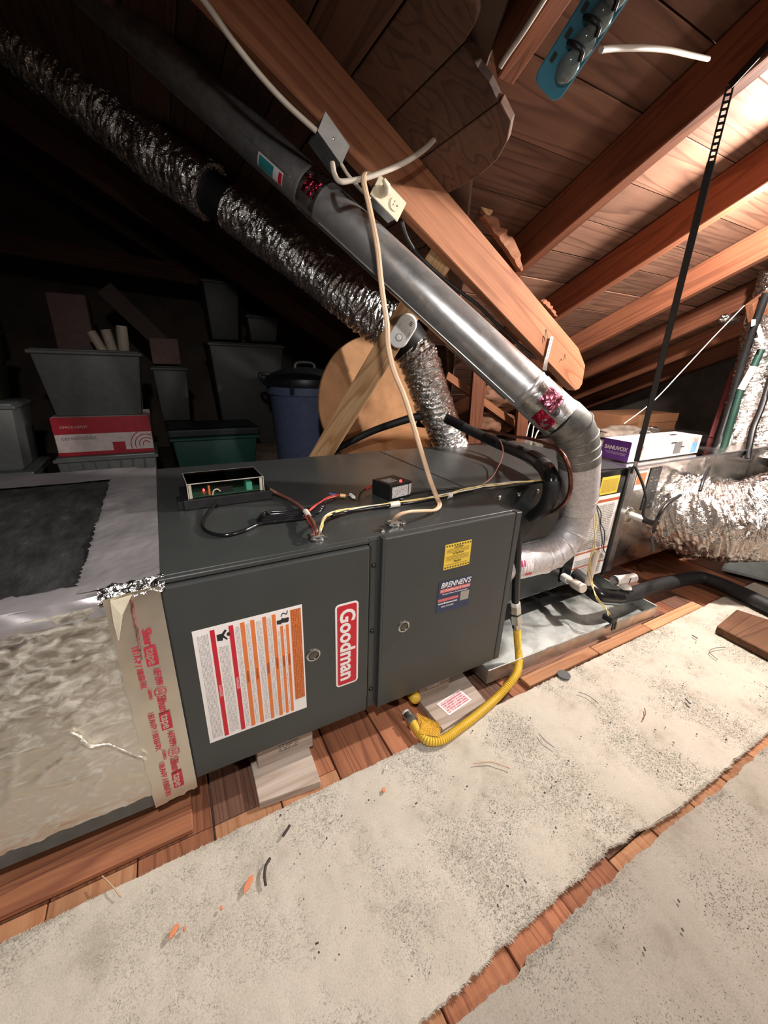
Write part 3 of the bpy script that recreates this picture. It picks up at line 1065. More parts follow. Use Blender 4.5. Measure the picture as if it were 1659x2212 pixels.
# printed foil tape down the corner
TY = -.0085
tp = obj('printed_tape', MB().grid(12, 70, lambda u, v: Vector((-.080 + .0815 * u + (.004 * noise.noise(Vector((v * 12, 3, 1))) if u == 0 else 0), TY - .0012 * noise.noise(Vector((u * 3, v * 9, 2))) - (.012 * (1 - u) ** 2 * (1 - v) ** 3), .488 - .502 * v + (.008 * noise.noise(Vector((u * 7, 3, 1))) - .012 * (1 - u) if v == 1 else 0)))), mt['foil_smooth'], pl, smooth=80)
xdir, ydir = Vector((0, 0, -1)), Vector((1, 0, 0))
tred = plain('tape_red_print', (.50, .03, .06), .5)
for p_ in ((-0.031, -0.011, 0.351), (-0.030, -0.011, 0.194), (-0.031, -0.011, 0.032)):
    m_ = frame(Vector(p_), xdir, ydir)
    last = p_[2] < .1
    obj('tape_print', MB().box((-.021, -.0095, 0), (.021, .0095, .0003)), tred, pl, m_)
    text('tape_print', 'tape', .0205, m_ @ Matrix.Translation((.0, .0, .0005)), mt['foil_smooth'], pl, bold=.0003)
    text('tape_print', 'Shur', .0205, m_ @ Matrix.Translation((-.041, .0, .0005)), tred, pl, bold=.0005, xscale=.92)
    text('tape_print', '181A-P / 181B-FX', .0145, m_ @ Matrix.Translation((.018 if not last else -.012, -.0225, .0005)), tred, pl, bold=.0002, xscale=.9)
    if last:
        continue
    text('tape_print', 'AF 099', .0165, m_ @ Matrix.Translation((.0495, .003, .0005)), tred, pl, bold=.0003, xscale=.78)
    mm = m_ @ Matrix.Translation((.085, .002, .0002))
    obj('tape_print', MB().prism([(.0105 * math.cos(a), .0105 * math.sin(a)) for a in np.linspace(0, 2 * math.pi, 24)] + [(.009 * math.cos(a), .009 * math.sin(a)) for a in np.linspace(2 * math.pi, 0, 24)], mm, .0003), tred, pl)
    text('tape_print', 'UL', .012, mm @ Matrix.Translation((0, 0, .0003)), tred, pl)
    text('tape_print', 'LISTED', .0070, m_ @ Matrix.Translation((.085, -.015, .0005)), tred, pl, bold=.0002)
# crumpled foil at the top corner and a torn hanging flap
mb = MB()
mb.grid(40, 16, lambda u, v: Vector((-.088 + .098 * u, -.016 + .006 * u + .030 * v, .4945 + .007 * noise.noise(Vector((u * 7, v * 4, 1))) + .002 * noise.noise(Vector((u * 20, v * 12, 1))) - .014 * (1 - v) ** 2)))
obj('crumpled_foil', mb, mt['foil'], pl, smooth=30)
fl_ = [(-0.070, -0.020, 0.484), (-0.039, -0.020, 0.488), (-0.058, -0.026, 0.456), (-0.071, -0.026, 0.410), (-0.072, -0.024, 0.441)]
mb = MB()
c_ = [Vector(p) for p in fl_]
mb.add(c_ + [p + Vector((.001, .003, -.001)) for p in c_], [(0, 1, 2, 4), (4, 2, 3), (5, 9, 7, 6), (9, 8, 7)] + [(i, 5 + i, 5 + (i + 1) % 5, (i + 1) % 5) for i in range(5)])
obj('torn_flap', mb, plain('foil_backing_paper', (.62, .55, .42), .6), pl)
mb = MB()
mb.tube([(-0.041, -0.014, 0.478), (-0.043, -0.014, 0.444), (-0.044, -0.014, 0.406), (-0.046, -0.013, 0.351)], [.002, .0035, .0025, .001], 7, smooth=8, disp=lambda i, k, p, d: .003 * noise.noise(p * 120 + d * 3))
obj('wrinkled_foil', mb, foil('red_tinted_foil', (.60, .35, .33), .25, 60, .6, .004), pl, smooth=30)

# ================================================================ cooling coil cabinet, right of the furnace
co = thing('coil_cabinet', 'black evaporator coil cabinet between the furnace and the foil plenum', 'coil cabinet', (1.29, .5, 0))
obj('cabinet', MB().box((.879, .205, .004), (1.698, .84, H - .001)), mt['cab_dark'], co, bevel=.003)
obj('top_panel', MB().box((.879, .203, H - .008), (1.70, .842, H)), mt['cab'], co, bevel=.002)
obj('front_panel', MB().box((1.40, .193, .03), (1.683, .206, H - .03)), mt['cab_dark'], co, bevel=.006, seg=2)
obj('drain_panel', MB().box((.90, .194, .012), (1.385, .206, .26)), mt['cab_dark'], co, bevel=.012, seg=3)
obj('corner_post', MB().box((1.683, .190, .0), (1.703, .21, H)), mt['cab_dark'], co, bevel=.003)
M = frame((1.478, .1925, .30), (1, 0, 0), (0, 0, 1))
fp_sheet = fineprint('instruction_print', (.66, .63, .60), (.30, .28, .27), lines=120, axis='x', word=150, th=.42, bar=.5)
ys_ = obj('caution_sticker', MB().box((.045, .098, 0), (.160, .172, .0006)), mt['yellow_paper'], co, M)
obj('print_lines', MB().box((.053, .108, .0006), (.152, .16, .0009)), fp_y, ys_, M)
M = frame((1.455, .1925, .02), (1, 0, 0), (0, 0, 1))
ws = obj('wiring_sheet', MB().box((0, .0, 0), (.212, .372, .0006)), mt['paper'], co, M)
obj('print_lines', MB().box((.012, .14, .0006), (.19, .335, .0009)), fp_sheet, ws, M)
obj('print_lines', MB().box((.012, .012, .0006), (.19, .10, .0009)), fp_sheet, ws, M)
rust = plain('rust_print', (.5, .12, .05), .5)
for a, b in ((.345, .357), (.125, .132), (.06, .066)):
    obj('red_rule', MB().box((0, a, .0006), (.212, b, .001)), rust, ws, M)
for x in (1.0, 1.09, 1.18, 1.27):
    obj('screw', MB().lathe([(.0075, 0), (.0075, .003), (.004, .006), (.0001, .0065)], frame((x, .205, .455), (1, 0, 0), (0, 0, 1)), 12), mt['steel'], co, smooth=40)

# ================================================================ foil plenum on the far right
pn = thing('foil_plenum', 'shiny foil faced plenum box at the right end of the coil cabinet', 'duct', (2.4, .5, 0))
mt['foil_board'] = foil('foil_faced_board', (.80, .79, .76), .16, 9, .35, .006, (1, 1, 1))
obj('box', MB().box((1.704, .205, .012), (3.3, .84, H - .002)), mt['foil_board'], pn, bevel=.003)
obj('flange', MB().box((1.705, .196, .008), (1.752, .21, H + .002)), mt['galv'], pn, bevel=.002)
obj('flange', MB().box((1.705, .196, H - .004), (3.3, .208, H + .003)), mt['galv'], pn, bevel=.001)
M = frame((1.775, .2035, .365), (1, 0, 0), (0, 0, 1))
ob = obj('orange_sticker', MB().box((0, .02, 0), (.075, .11, .0006)), mt['paper'], pn, M)
obj('orange_field', MB().box((.004, .045, .0006), (.071, .095, .001)), mt['orange'], ob, M)
M = frame((1.872, .2035, .28), (1, 0, 0), (0, 0, 1))
fp_tape = fineprint('black_tape_print', (.02, .02, .02), (.35, .34, .33), lines=60, axis='x', word=70, th=.58, bar=.25)
obj('black_tape', MB().box((0, 0, 0), (.085, .195, .0012)), fp_tape, pn, M)
# sensor port with white plug and black cable
prt = thing('ultraviolet_lamp', 'white socketed sensor with black plug stuck into the foil plenum', 'sensor', (1.79, .19, .28))
obj('base_plate', MB().lathe([(.034, 0), (.034, .006), (.026, .010), (.0001, .010)], frame((1.785, .2035, .275), (1, 0, 0), (0, 0, 1)), 24), mt['steel'], prt, smooth=40)
for a in range(3):
    an = a * 2.1 + .5
    obj('screw', MB().lathe([(.005, 0), (.005, .004), (.0001, .006)], frame((1.785 + .027 * math.cos(an), .194, .275 + .027 * math.sin(an)), (1, 0, 0), (0, 0, 1)), 8), mt['brass'], prt)
obj('socket', MB().tube([(1.785, .196, .277), (1.80, .145, .270)], .014, 16), mt['white'], prt, smooth=40)
obj('plug', MB().tube([(1.80, .146, .270), (1.813, .105, .262), (1.822, .098, .274)], [.013, .013, .011], 12), mt['black'], prt, smooth=40)
obj('cable', MB().tube([(1.822, .098, .272), (1.705, 0.100, 0.315), (1.712, 0.110, 0.381), (1.712, 0.140, 0.440), (1.702, 0.180, 0.503)], .0055, 8, smooth=8), mt['black'], prt, smooth=60)

# ================================================================ flue
def cyl_patch(name, a, b, r, s0, s1, g0, g1, mat, parent, nu=10, nv=14, amp=0.0, ref=(0, 0, 1), th=.0008):
    """a sheet bent round the axis a-b, between fractions s0..s1 and angles g0..g1 (degrees, 0 = towards ref)"""
    a, b = Vector(a), Vector(b)
    T = (b - a).normalized()
    u = (Vector(ref) - T * T.dot(Vector(ref))).normalized()
    w = T.cross(u)
    mb = MB()

    def fn(i, j):
        p = a + (b - a) * (s0 + (s1 - s0) * i)
        g = math.radians(g0 + (g1 - g0) * j)
        d = u * math.cos(g) + w * math.sin(g)
        return p + d * (r + th + (amp * noise.noise(p * 90 + d * 4) if amp else 0))
    mb.grid(nu, nv, fn)
    return obj(name, mb, mat, parent, smooth=50)


CAMP = Vector((.05, -.72, .86))
flue = thing('flue_pipe', 'galvanised flue pipe climbing from the furnace side towards upper left', 'flue pipe', (1.2, .08, .2))
S0, S1 = Vector((1.075, .10, .735)), Vector((.371, .848, 1.523))
fp = lambda s: S0 + (S1 - S0) * s
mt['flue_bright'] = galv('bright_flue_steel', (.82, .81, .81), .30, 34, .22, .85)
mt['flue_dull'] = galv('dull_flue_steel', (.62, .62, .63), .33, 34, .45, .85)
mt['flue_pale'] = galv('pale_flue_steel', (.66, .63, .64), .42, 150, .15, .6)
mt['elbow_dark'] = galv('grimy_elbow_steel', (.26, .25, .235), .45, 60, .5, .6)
mt['foil_wrap'] = foil('foil_pipe_tape', (.74, .72, .70), .22, 45, .35, .003)
# adjustable single-wall elbow out of the furnace
pth = [(.872, .08, .283), (1.0, .08, .272), (1.10, .08, .267), (1.15, .08, .273), (1.195, .08, .295), (1.228, .08, .335), (1.241, .08, .38), (1.238, .08, .42)]
eb = obj('lower_elbow', MB().tube(pth, .0535, 28), mt['flue_pale'], flue, smooth=35)
for i in (2, 3, 4, 5):
    a, b = Vector(pth[i]), Vector(pth[i + 1])
    t_ = (Vector(pth[i + 1]) - Vector(pth[i - 1])).normalized()
    obj('bead', MB().tube([a - t_ * .004, a, a + t_ * .004], [.0540, .0562, .0540], 28), mt['flue_pale'], eb, smooth=60)
obj('collar_bead', MB().tube([(.955, .08, .276), (.96, .08, .2755), (.965, .08, .275)], [.054, .0565, .054], 28), mt['flue_pale'], eb, smooth=60)
M_lab = plain('pipe_label_white', (.76, .70, .70), .5, 0, .03)
pl1 = cyl_patch('pipe_label', (.872, .08, .283), (1.0, .08, .272), .0535, .62, 1.06, 20, 128, fineprint('pipe_label_print', (.74, .68, .68), (.45, .33, .36), 160, 'y', 170, .46, .5), flue)
cyl_patch('red_print', (.872, .08, .283), (1.0, .08, .272), .0535, .80, 1.03, 100, 112, mt['red'], flue, th=.0014)
cyl_patch('red_print', (.872, .08, .283), (1.0, .08, .272), .0535, .62, .76, 55, 75, plain('crimson_print', (.45, .03, .12), .5), flue, th=.0014)
# short connector and double-wall riser
obj('connector', MB().tube([(1.239, .08, .415), (1.230, .08, .462)], .058, 28), mt['flue_pale'], flue, smooth=35)
obj('connector_bead', MB().tube([(1.2315, .08, .455), (1.2305, .08, .459), (1.2295, .08, .463)], [.0585, .0625, .0585], 28), mt['flue_pale'], flue, smooth=60)
rz = obj('riser', MB().tube([(1.230, .08, .462), (1.198, .08, .590)], .0625, 32), mt['flue_pale'], flue, smooth=35)
cyl_patch('riser_label', (1.230, .08, .462), (1.198, .08, .590), .0625, .12, .62, 8, 26, M_lab, flue, ref=(.35, -1, 0))
cyl_patch('red_print', (1.230, .08, .462), (1.198, .08, .590), .0625, .10, .16, 8, 26, mt['red'], flue, ref=(.35, -1, 0), th=.0012)
# grimy segmented upper elbow
pe = [(1.199, .08, .586), (1.188, .08, .612), (1.176, .08, .640), (1.162, .081, .668), (1.138, .086, .700), (1.105, .093, .722), (1.075, .10, .735)]
ue = obj('upper_elbow', MB().tube(pe, [.0635, .0635, .0632, .063, .0625, .062, .061], 28), mt['elbow_dark'], flue, smooth=18)
for i in (1, 2, 3, 4):
    a = Vector(pe[i])
    t_ = (Vector(pe[i + 1]) - Vector(pe[i - 1])).normalized()
    obj('bead', MB().tube([a - t_ * .0035, a, a + t_ * .0035], [.0632, .0655, .0632], 28), mt['elbow_dark'], ue, smooth=60)
# crinkled foil tape where the elbow meets the straight run
a, b = S0 - (S1 - S0).normalized() * .022, fp(.075)
obj('foil_wrap', MB().tube([a + (b - a) * k / 10 for k in range(11)], .0622, 60, cap=False, disp=lambda i, k, p, d: .0012 * noise.noise(p * 40 + d * 2.5) + .0006 * noise.noise(p * 130)), mt['foil_wrap'], flue, smooth=40)
rf = foil('red_printed_foil', (.60, .04, .10), .2, 60, .8, .006)

# straight run: bright lower length, dull upper length
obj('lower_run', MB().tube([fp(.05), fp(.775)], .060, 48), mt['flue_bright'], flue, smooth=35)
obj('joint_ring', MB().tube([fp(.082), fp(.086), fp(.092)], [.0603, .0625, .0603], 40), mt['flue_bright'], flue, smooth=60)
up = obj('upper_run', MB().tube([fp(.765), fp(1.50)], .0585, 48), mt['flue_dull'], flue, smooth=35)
obj('joint_ring', MB().tube([fp(.768), fp(.776), fp(.785)], [.0588, .0618, .0588], 40), mt['flue_bright'], flue, smooth=60)
T_ = (S1 - S0).normalized()
cv = (CAMP - fp(.5))
cv = (cv - T_ * T_.dot(cv)).normalized()                 # towards the camera, square to the pipe
wv = T_.cross(cv)
dn = wv if wv.z < 0 else -wv
for s0, s1, ang, r in ((.09, .70, 55, .0602), (.80, 1.48, 8, .0588)):
    d = cv * math.cos(math.radians(ang)) + dn * math.sin(math.radians(ang))
    obj('seam', MB().tube([fp(s0) + d * r, fp(s1) + d * r], .0022, 6), mt['flue_bright'] if s0 < .5 else mt['flue_dull'], flue, smooth=60)
obj('pipe_clip', MB().tube([fp(.11) + dn * .060, fp(.30) + dn * .060], .005, 6), mt['flue_dull'], flue, smooth=60)
sg = 1 if (T_.cross(cv)).dot(dn) > 0 else -1
obj('foil_wrap', MB().tube([fp(.72 + .053 * k / 12) for k in range(13)], .0612, 60, cap=False, disp=lambda i, k, p, d: .0010 * noise.noise(p * 40 + d * 2) + .0006 * noise.noise(p * 130)), mt['foil_wrap'], flue, smooth=40)
cyl_patch('red_print', fp(.70), fp(.80), .0612, .28, .62, -sg * 32, sg * 14, rf, flue, 14, 16, .004, ref=cv)
aw, bw_ = S0 - (S1 - S0).normalized() * .022, fp(.075)
cyl_patch('red_print', aw, bw_, .0628, .12, .60, sg * 12, sg * 52, rf, flue, 12, 12, .0025, ref=cv)
cyl_patch('red_print', aw, bw_, .0628, .35, .80, -sg * 48, sg * 4, foil('pink_printed_foil', (.55, .16, .24), .22, 60, .5, .004), flue, 12, 12, .0025, ref=cv)
cyl_patch('sticker', fp(.80), fp(1.0), .0588, .08, .46, sg * 14, sg * 48, M_lab, flue, ref=cv)
cyl_patch('sticker_teal', fp(.80), fp(1.0), .0588, .22, .44, sg * 18, sg * 46, plain('teal_print', (.03, .22, .24), .5), flue, ref=cv, th=.0013)
cyl_patch('sticker_red', fp(.80), fp(1.0), .0588, .09, .14, sg * 18, sg * 46, mt['red'], flue, ref=cv, th=.0013)
# far end: crinkled elbow with a faded label at the very top left
cyl_patch('faded_label', fp(1.3), fp(1.5), .0588, .25, .75, -sg * 30, -sg * 2, plain('faded_pink_label', (.38, .2, .22), .5), flue, ref=cv)

# perforated hanger strap from beam to flue
st = thing('perforated_strap', 'white perforated hanger strap between the sawn beam and the flue pipe', 'strap', (1.414, 0.460, 0.908))
A, B, C_ = Vector((1.458, 0.492, 0.984)), Vector((1.451, 0.494, 0.906)), Vector((1.226, 0.300, 0.857))
obj('strap', MB().box((0, -.008, 0), ((B - A).length, .008, .002), frame(A, B - A, (1, 0, 0))), mt['white'], st)
M = frame(A, B - A, (1, 0, 0))
zf = 1 if (M.to_3x3() @ Vector((0, 0, 1))).dot(CAMP - A) > 0 else -1
for k in range(5):
    obj('hole', MB().lathe([(.0022, -.0004), (.0022, .0028)], M @ Matrix.Translation((.012 + k * .0145, 0, 0)), 8), mt['ink'], st)
obj('strap_tail', MB().box((0, -.007, 0), ((C_ - B).length, .007, .002), frame(B, C_ - B, (1, 0, 0))), mt['galv_dark'], st)

# ================================================================ flexible foil ducts
def flex(name, path, r, label, group=None, n=20, amp=.012, seg=64, ridge=.006, mat=None, period=34.0, seed=0, ends=True):
    pts, _ = catmull([Vector(p) for p in path], n)
    cum = [0.0]
    for a_i in range(1, len(pts)):
        cum.append(cum[-1] + (pts[a_i] - pts[a_i - 1]).length)

    def dsp(i, k, p, d):
        q = p + d * r
        s = cum[i]
        w1 = abs(noise.noise(Vector((d.x * 1.6 + seed, d.y * 1.6 + s * 55, d.z * 1.6 + s * 8))))
        w2 = abs(noise.noise(Vector((d.x * 3.5 + seed, d.y * 3.5 - s * 20, d.z * 3.5 + s * 95))))
        w3 = abs(noise.noise(q * 38 + Vector((seed, 0, 0))))
        return amp * (noise.noise(q * 8 + Vector((seed, 0, 0))) * .5 - w1 * .75 - w2 * .45 - w3 * .3)
    mb = MB().tube(pts, r, seg, disp=dsp)
    return mb


mt['foil_duct'] = foil('flex_duct_foil', (.80, .78, .76), .17, 70, .9, .006)
mt['foil_under'] = plain('duct_fleece', (.10, .10, .10), .8)
fd = thing('flexible_duct', 'crinkled foil flexible duct sagging behind the flue pipe and cut by black hanger bands', 'flexible duct', (0.942, 0.669, 0.841))
sec1 = [(-0.539, 2.172, 2.306), (-0.347, 2.009, 2.115), (-0.164, 1.873, 1.948), (0.044, 1.725, 1.784), (0.194, 1.581, 1.640), (0.356, 1.440, 1.518)]
obj('upper_length', flex('u', sec1, .112, '', n=64, amp=.024), mt['foil_duct'], fd, smooth=70)
sec2 = [(0.435, 1.393, 1.454), (0.552, 1.291, 1.366), (0.677, 1.186, 1.253), (0.805, 1.083, 1.148), (0.907, 1.013, 1.060), (0.985, 0.964, 1.016)]
obj('middle_length', flex('m', sec2, .100, '', n=60, amp=.022, seed=4), mt['foil_duct'], fd, smooth=70)
sec3 = [(1.054, 0.932, 0.944), (1.101, 0.902, 0.878), (1.141, 0.886, 0.779), (1.196, 0.884, 0.674), (1.270, 0.872, 0.540), (1.322, 0.845, 0.401)]
obj('drop_length', flex('d', sec3, .092, '', n=56, amp=.022, seed=9), mt['foil_duct'], fd, smooth=70)
band = lambda path, r: MB().tube(path, r, 40, smooth=6)
obj('hanger_band', band([(0.333, 1.460, 1.535), (0.392, 1.418, 1.486), (0.451, 1.379, 1.442)], .084), mt['black'], fd, smooth=60)
obj('hanger_band', band([(0.974, 0.972, 1.022), (1.022, 0.943, 0.986), (1.066, 0.919, 0.931)], .090), mt['black'], fd, smooth=60)

# big duct out of the foil plenum, right edge
bd = thing('large_flexible_duct', 'large crinkled foil duct bulging out of the plenum at right edge', 'flexible duct', (2.2, 0, .05))
mt['foil_big'] = foil('large_duct_foil', (.66, .65, .63), .19, 60, .8, .006, (1, 1, 1))
bp = [(2.17, .32, .245), (2.16, .18, .240), (2.17, .07, .236), (2.27, -.02, .240), (2.47, -.06, .26), (2.8, -.07, .29), (3.3, -.07, .32)]
obj('sleeve', flex('b', bp, .190, '', n=64, amp=.040, seg=120, seed=17), mt['foil_big'], bd, smooth=75)
for path in ([(1.688, 0.020, 0.198), (1.622, 0.010, 0.275)], [(1.687, 0.040, 0.271), (1.601, 0.000, 0.358), (1.638, 0.000, 0.407), (1.765, 0.020, 0.421)], [(1.808, -0.020, 0.446), (1.858, 0.000, 0.481), (2.024, 0.060, 0.497)]):
    obj('clamp_tie', MB().tube(path, .006, 7, smooth=6), mt['black'], bd, smooth=60)

# ================================================================ refrigerant lines
ln = thing('refrigerant_line', 'thick black foam insulated line looping over the coil cabinet top', 'insulated pipe', (1.15, .2, .38))
lp = [(0.729, 1.150, 0.419), (0.903, 1.050, 0.532), (1.014, 0.960, 0.594), (1.118, 0.900, 0.631), (1.195, 0.840, 0.638), (1.254, 0.650, 0.587), (1.267, 0.500, 0.562), (1.232, 0.330, 0.557), (1.171, 0.200, 0.556), (1.137, 0.130, 0.531), (1.135, 0.115, 0.485), (1.140, 0.130, 0.429), (1.169, 0.190, 0.372), (1.182, 0.230, 0.348)]
obj('insulation', MB().tube(lp, [.017, .017, .018, .02, .021, .021, .022, .024, .027, .027, .026, .025, .024, .022], 18, smooth=10), mt['foam'], ln, smooth=60)
for i, (a, b) in enumerate(((3, .2), (4, .1), (5, .35), (6, .2), (7, .3), (8, .6))):
    q, _ = catmull([Vector(p) for p in lp], 20)
    s = int((a + b) * 20)
    seg_ = q[s:s + (13 if i < 4 else 16)]
    obj('tape_band', MB().tube(seg_, .0225 if i < 4 else .0275, 18), mt['blackgloss'], ln, smooth=60)
cl = thing('copper_line', 'thin bare copper line bending in front of the pale flue riser', 'copper pipe', (1.2, .05, .4))
obj('tube', MB().tube([(1.294, 0.750, 0.588), (1.346, 0.650, 0.589), (1.342, 0.520, 0.589), (1.296, 0.400, 0.604), (1.162, 0.200, 0.630), (1.039, 0.040, 0.643), (1.030, -0.005, 0.612), (1.051, -0.010, 0.558), (1.059, -0.005, 0.512), (1.099, 0.040, 0.466), (1.174, 0.120, 0.409), (1.219, 0.200, 0.361)], .0062, 10, smooth=8), mt['copper'], cl, smooth=60)
tw = tag(obj('thermostat_wire', MB().tube([(1.219, 0.460, 0.591), (1.202, 0.420, 0.566), (1.144, 0.360, 0.543), (1.067, 0.300, 0.525), (1.007, 0.260, 0.508), (0.906, 0.200, 0.507)], .0022, 6, smooth=8), mt['brown_wire']), 'thin reddish brown wire dropping over the black insulated line', 'wire')

# ================================================================ drain parts
dr = thing('drain_line', 'fat black insulated drain pipe running right past the metal pan', 'insulated pipe', (1.7, .05, -.06))
dp = [(1.484, 0.190, 0.056), (1.460, 0.130, 0.054), (1.464, 0.070, 0.032), (1.531, 0.050, 0.011), (1.622, 0.045, -0.007), (1.893, 0.057, -0.035), (2.163, 0.033, -0.046), (2.215, -0.022, -0.050), (2.221, -0.129, -0.054), (2.191, -0.298, -0.054), (2.174, -0.511, -0.054)]
obj('insulation', MB().tube(dp, [.026, .027, .028, .03, .031, .031, .030, .031, .031, .031, .031], 20, smooth=10), mt['foam'], dr, smooth=60)
q, _ = catmull([Vector(p) for p in dp], 20)
obj('tape_band', MB().tube(q[24:74], .0322, 20), mt['blackgloss'], dr, smooth=60)
pv = thing('drain_plug', 'pale plastic pipe nipple with round cap on the coil drain', 'pipe fitting', (1.38, .16, .08))
a, b = Vector((1.405, 0.190, 0.062)), Vector((1.373, 0.075, 0.077))
d = (b - a)
obj('nipple', MB().tube([a, a + d * .62], .0135, 18), mt['pvc'], pv, smooth=40)
obj('collar', MB().tube([a + d * .02, a + d * .30], .0175, 18), mt['white'], pv, smooth=40)
obj('cap', MB().tube([a + d * .5, a + d * .55, a + d * .97, a + d], [.016, .019, .019, .0165], 20), mt['pvc'], pv, smooth=40)
sp = tag(obj('standpipe', MB().tube([(1.435, 0.100, 0.068), (1.443, 0.100, 0.211)], .0125, 16, cap=False).tube([(1.435, 0.100, 0.068), (1.443, 0.100, 0.211)], .0105, 16, cap=False), mt['pvc'], smooth=40), 'upright open pale plastic pipe wrapped by yellow wires', 'pipe')
yw = thing('float_switch_wire', 'yellow wire pair hanging down the standpipe to the float switch', 'wire', (1.389, 0.000, 0.039))
for dx in (0, .006):
    pts = [(1.381, 0.110, 0.403), (1.384, 0.100, 0.338), (1.388, 0.085, 0.287), (1.394, 0.082, 0.240), (1.377, 0.080, 0.187), (1.414, 0.080, 0.098), (1.398, 0.030, 0.059), (1.415, 0.000, 0.027), (1.391, -0.030, 0.016)]
    obj('conductor', MB().tube([Vector(p) + Vector((dx * math.sin(i * 1.7) * 2.2, 0, dx * .4)) for i, p in enumerate(pts)], .0018, 6, smooth=7), mt['yellow_wire'], yw, smooth=60)
bw = thing('low_voltage_wire', 'two thin black wires looping over the white wiring sheet', 'wire', (1.576, 0.170, 0.239))
for pts in ([(1.401, 0.120, 0.405), (1.495, 0.150, 0.344), (1.544, 0.170, 0.285), (1.603, 0.180, 0.230), (1.633, 0.185, 0.147), (1.664, 0.188, 0.117)], [(1.406, 0.120, 0.397), (1.489, 0.150, 0.329), (1.549, 0.170, 0.264), (1.598, 0.180, 0.199), (1.617, 0.185, 0.157)]):
    obj('conductor', MB().tube(pts, .0021, 6, smooth=7), mt['black'], bw, smooth=60)

# galvanised pan
PZ = FZ + .013
pan = thing('drain_pan', 'galvanised metal drain pan under the coil cabinet', 'drain pan', (1.3, .3, FZ))
c0, c1, c2, c3 = Vector((.838, -.008, PZ)), Vector((1.722, -.036, PZ)), Vector((1.76, .86, PZ)), Vector((.80, .86, PZ))


def wall_strip(a, b, h=.052, t=.0016):
    return MB().box((0, -t / 2, 0), ((b - a).length, t / 2, h), frame(a, b - a, (b - a).cross(Vector((0, 0, 1))) * -1))


mb = MB().add([c0, c1, c2, c3] + [p - Vector((0, 0, .0015)) for p in (c0, c1, c2, c3)], [(0, 1, 2, 3), (7, 6, 5, 4)])
mb2 = MB().grid(40, 40, lambda u, v: (c0 * (1 - u) + c1 * u) * (1 - v) + (c3 * (1 - u) + c2 * u) * v + Vector((0, 0, .004 * noise.noise(Vector((u * 4, v * 4, 2))) + .0015)))
obj('bottom', mb2, mt['galv_pan'], pan, smooth=80)
for a, b in ((c0, c1), (c1, c2), (c0, c3)):
    obj('wall', wall_strip(a, b), mt['galv_pan'], pan)
    obj('rim', MB().tube([a + Vector((0, 0, .052)), b + Vector((0, 0, .052))], .0025, 6), mt['galv_pan'], pan, smooth=60)
fs = thing('float_switch', 'small black float switch clipped over the pan rim', 'switch', (1.439, -0.030, -0.030))
p = Vector((1.423, -0.030, -0.010))
obj('body', MB().box((-.018, -.012, -.012), (.018, .03, .014), Matrix.Translation(p)), mt['black'], fs, bevel=.004)
obj('clip', MB().box((-.012, -.016, -.038), (-.004, -.010, -.008), Matrix.Translation(p)).box((.003, -.016, -.038), (.012, -.010, -.008), Matrix.Translation(p)), mt['black'], fs, bevel=.001)
obj('lever', MB().tube([p + Vector((-.018, -.01, -.012)), p + Vector((-.042, -.006, -.02))], .003, 6), mt['black'], fs)
# white roll of fittings resting on the drain line
wf = thing('white_fittings', 'white plastic pipe stub and crumpled wrapper lying on the black drain line', 'pipe fitting', (1.592, 0.050, 0.048))
a, b = Vector((1.525, 0.050, 0.089)), Vector((1.656, 0.050, 0.069))
ax = (b - a)
obj('stub', MB().tube([a, b], .0175, 18, cap=False).tube([a, b], .013, 18, cap=False), mt['white'], wf, smooth=40)
obj('end_ring', MB().tube([a - ax * .02, a + ax * .1], .019, 18, cap=False), mt['white'], wf, smooth=40)
obj('end_ring', MB().tube([b - ax * .1, b + ax * .02], .019, 18, cap=False), mt['white'], wf, smooth=40)
obj('tie', MB().tube([a + ax * .6 + Vector((0, -.018, .012)), a + ax * .55 + Vector((0, -.019, -.008))], .0016, 6), mt['ink'], wf)
mb = MB().lathe([(.001, .0), (.016, .004), (.024, .012), (.018, .022), (.001, .028)], Matrix.Translation(Vector((1.606, 0.045, 0.041)) - Vector((0, 0, .014))), 16)
mb.v = [tuple(Vector(v) + Vector((.006, .004, .004)) * noise.noise(Vector(v) * 90)) for v in mb.v]
obj('crumpled_wrapper', mb, mt['white'], wf, smooth=20)

# ================================================================ gas connection
gp = tag(obj('gas_pipe', MB().tube([(0.920, 0.035, 0.409), (0.958, 0.032, 0.148)], .0125, 16), mt['blackgloss'], smooth=40), 'black iron gas pipe dropping beside the right furnace door', 'gas pipe')
gh = thing('gas_hose', 'yellow corrugated gas hose curving from the black pipe to the floor', 'gas hose', (0.665, -0.106, -0.090))
q0 = [(0.955, 0.032, 0.162), (0.965, 0.032, 0.121), (0.983, 0.032, 0.056)]
obj('coupling', MB().tube([q0[0], Vector(q0[0]) * .5 + Vector(q0[1]) * .5], .0165, 6), mt['white'], gh)
obj('coupling', MB().tube([Vector(q0[0]) * .7 + Vector(q0[1]) * .3, q0[1]], .0175, 6), mt['steel'], gh)
obj('coupling', MB().tube([Vector(q0[1]) * .9 + Vector(q0[2]) * .1, Vector(q0[1]) * .35 + Vector(q0[2]) * .65], .0195, 6), mt['steel'], gh)
obj('ferrule', MB().tube([Vector(q0[1]) * .4 + Vector(q0[2]) * .6, q0[2]], .015, 14), mt['steel'], gh, smooth=40)
hp = [q0[2], (0.993, 0.020, -0.023), (0.966, -0.015, -0.048), (0.913, -0.050, -0.054), (0.831, -0.070, -0.075), (0.733, -0.093, -0.076), (0.644, -0.109, -0.076), (0.584, -0.116, -0.076), (0.549, -0.102, -0.076), (0.541, -0.069, -0.076), (0.542, -0.039, -0.074)]
pts, _ = catmull([Vector(p) for p in hp], 60)
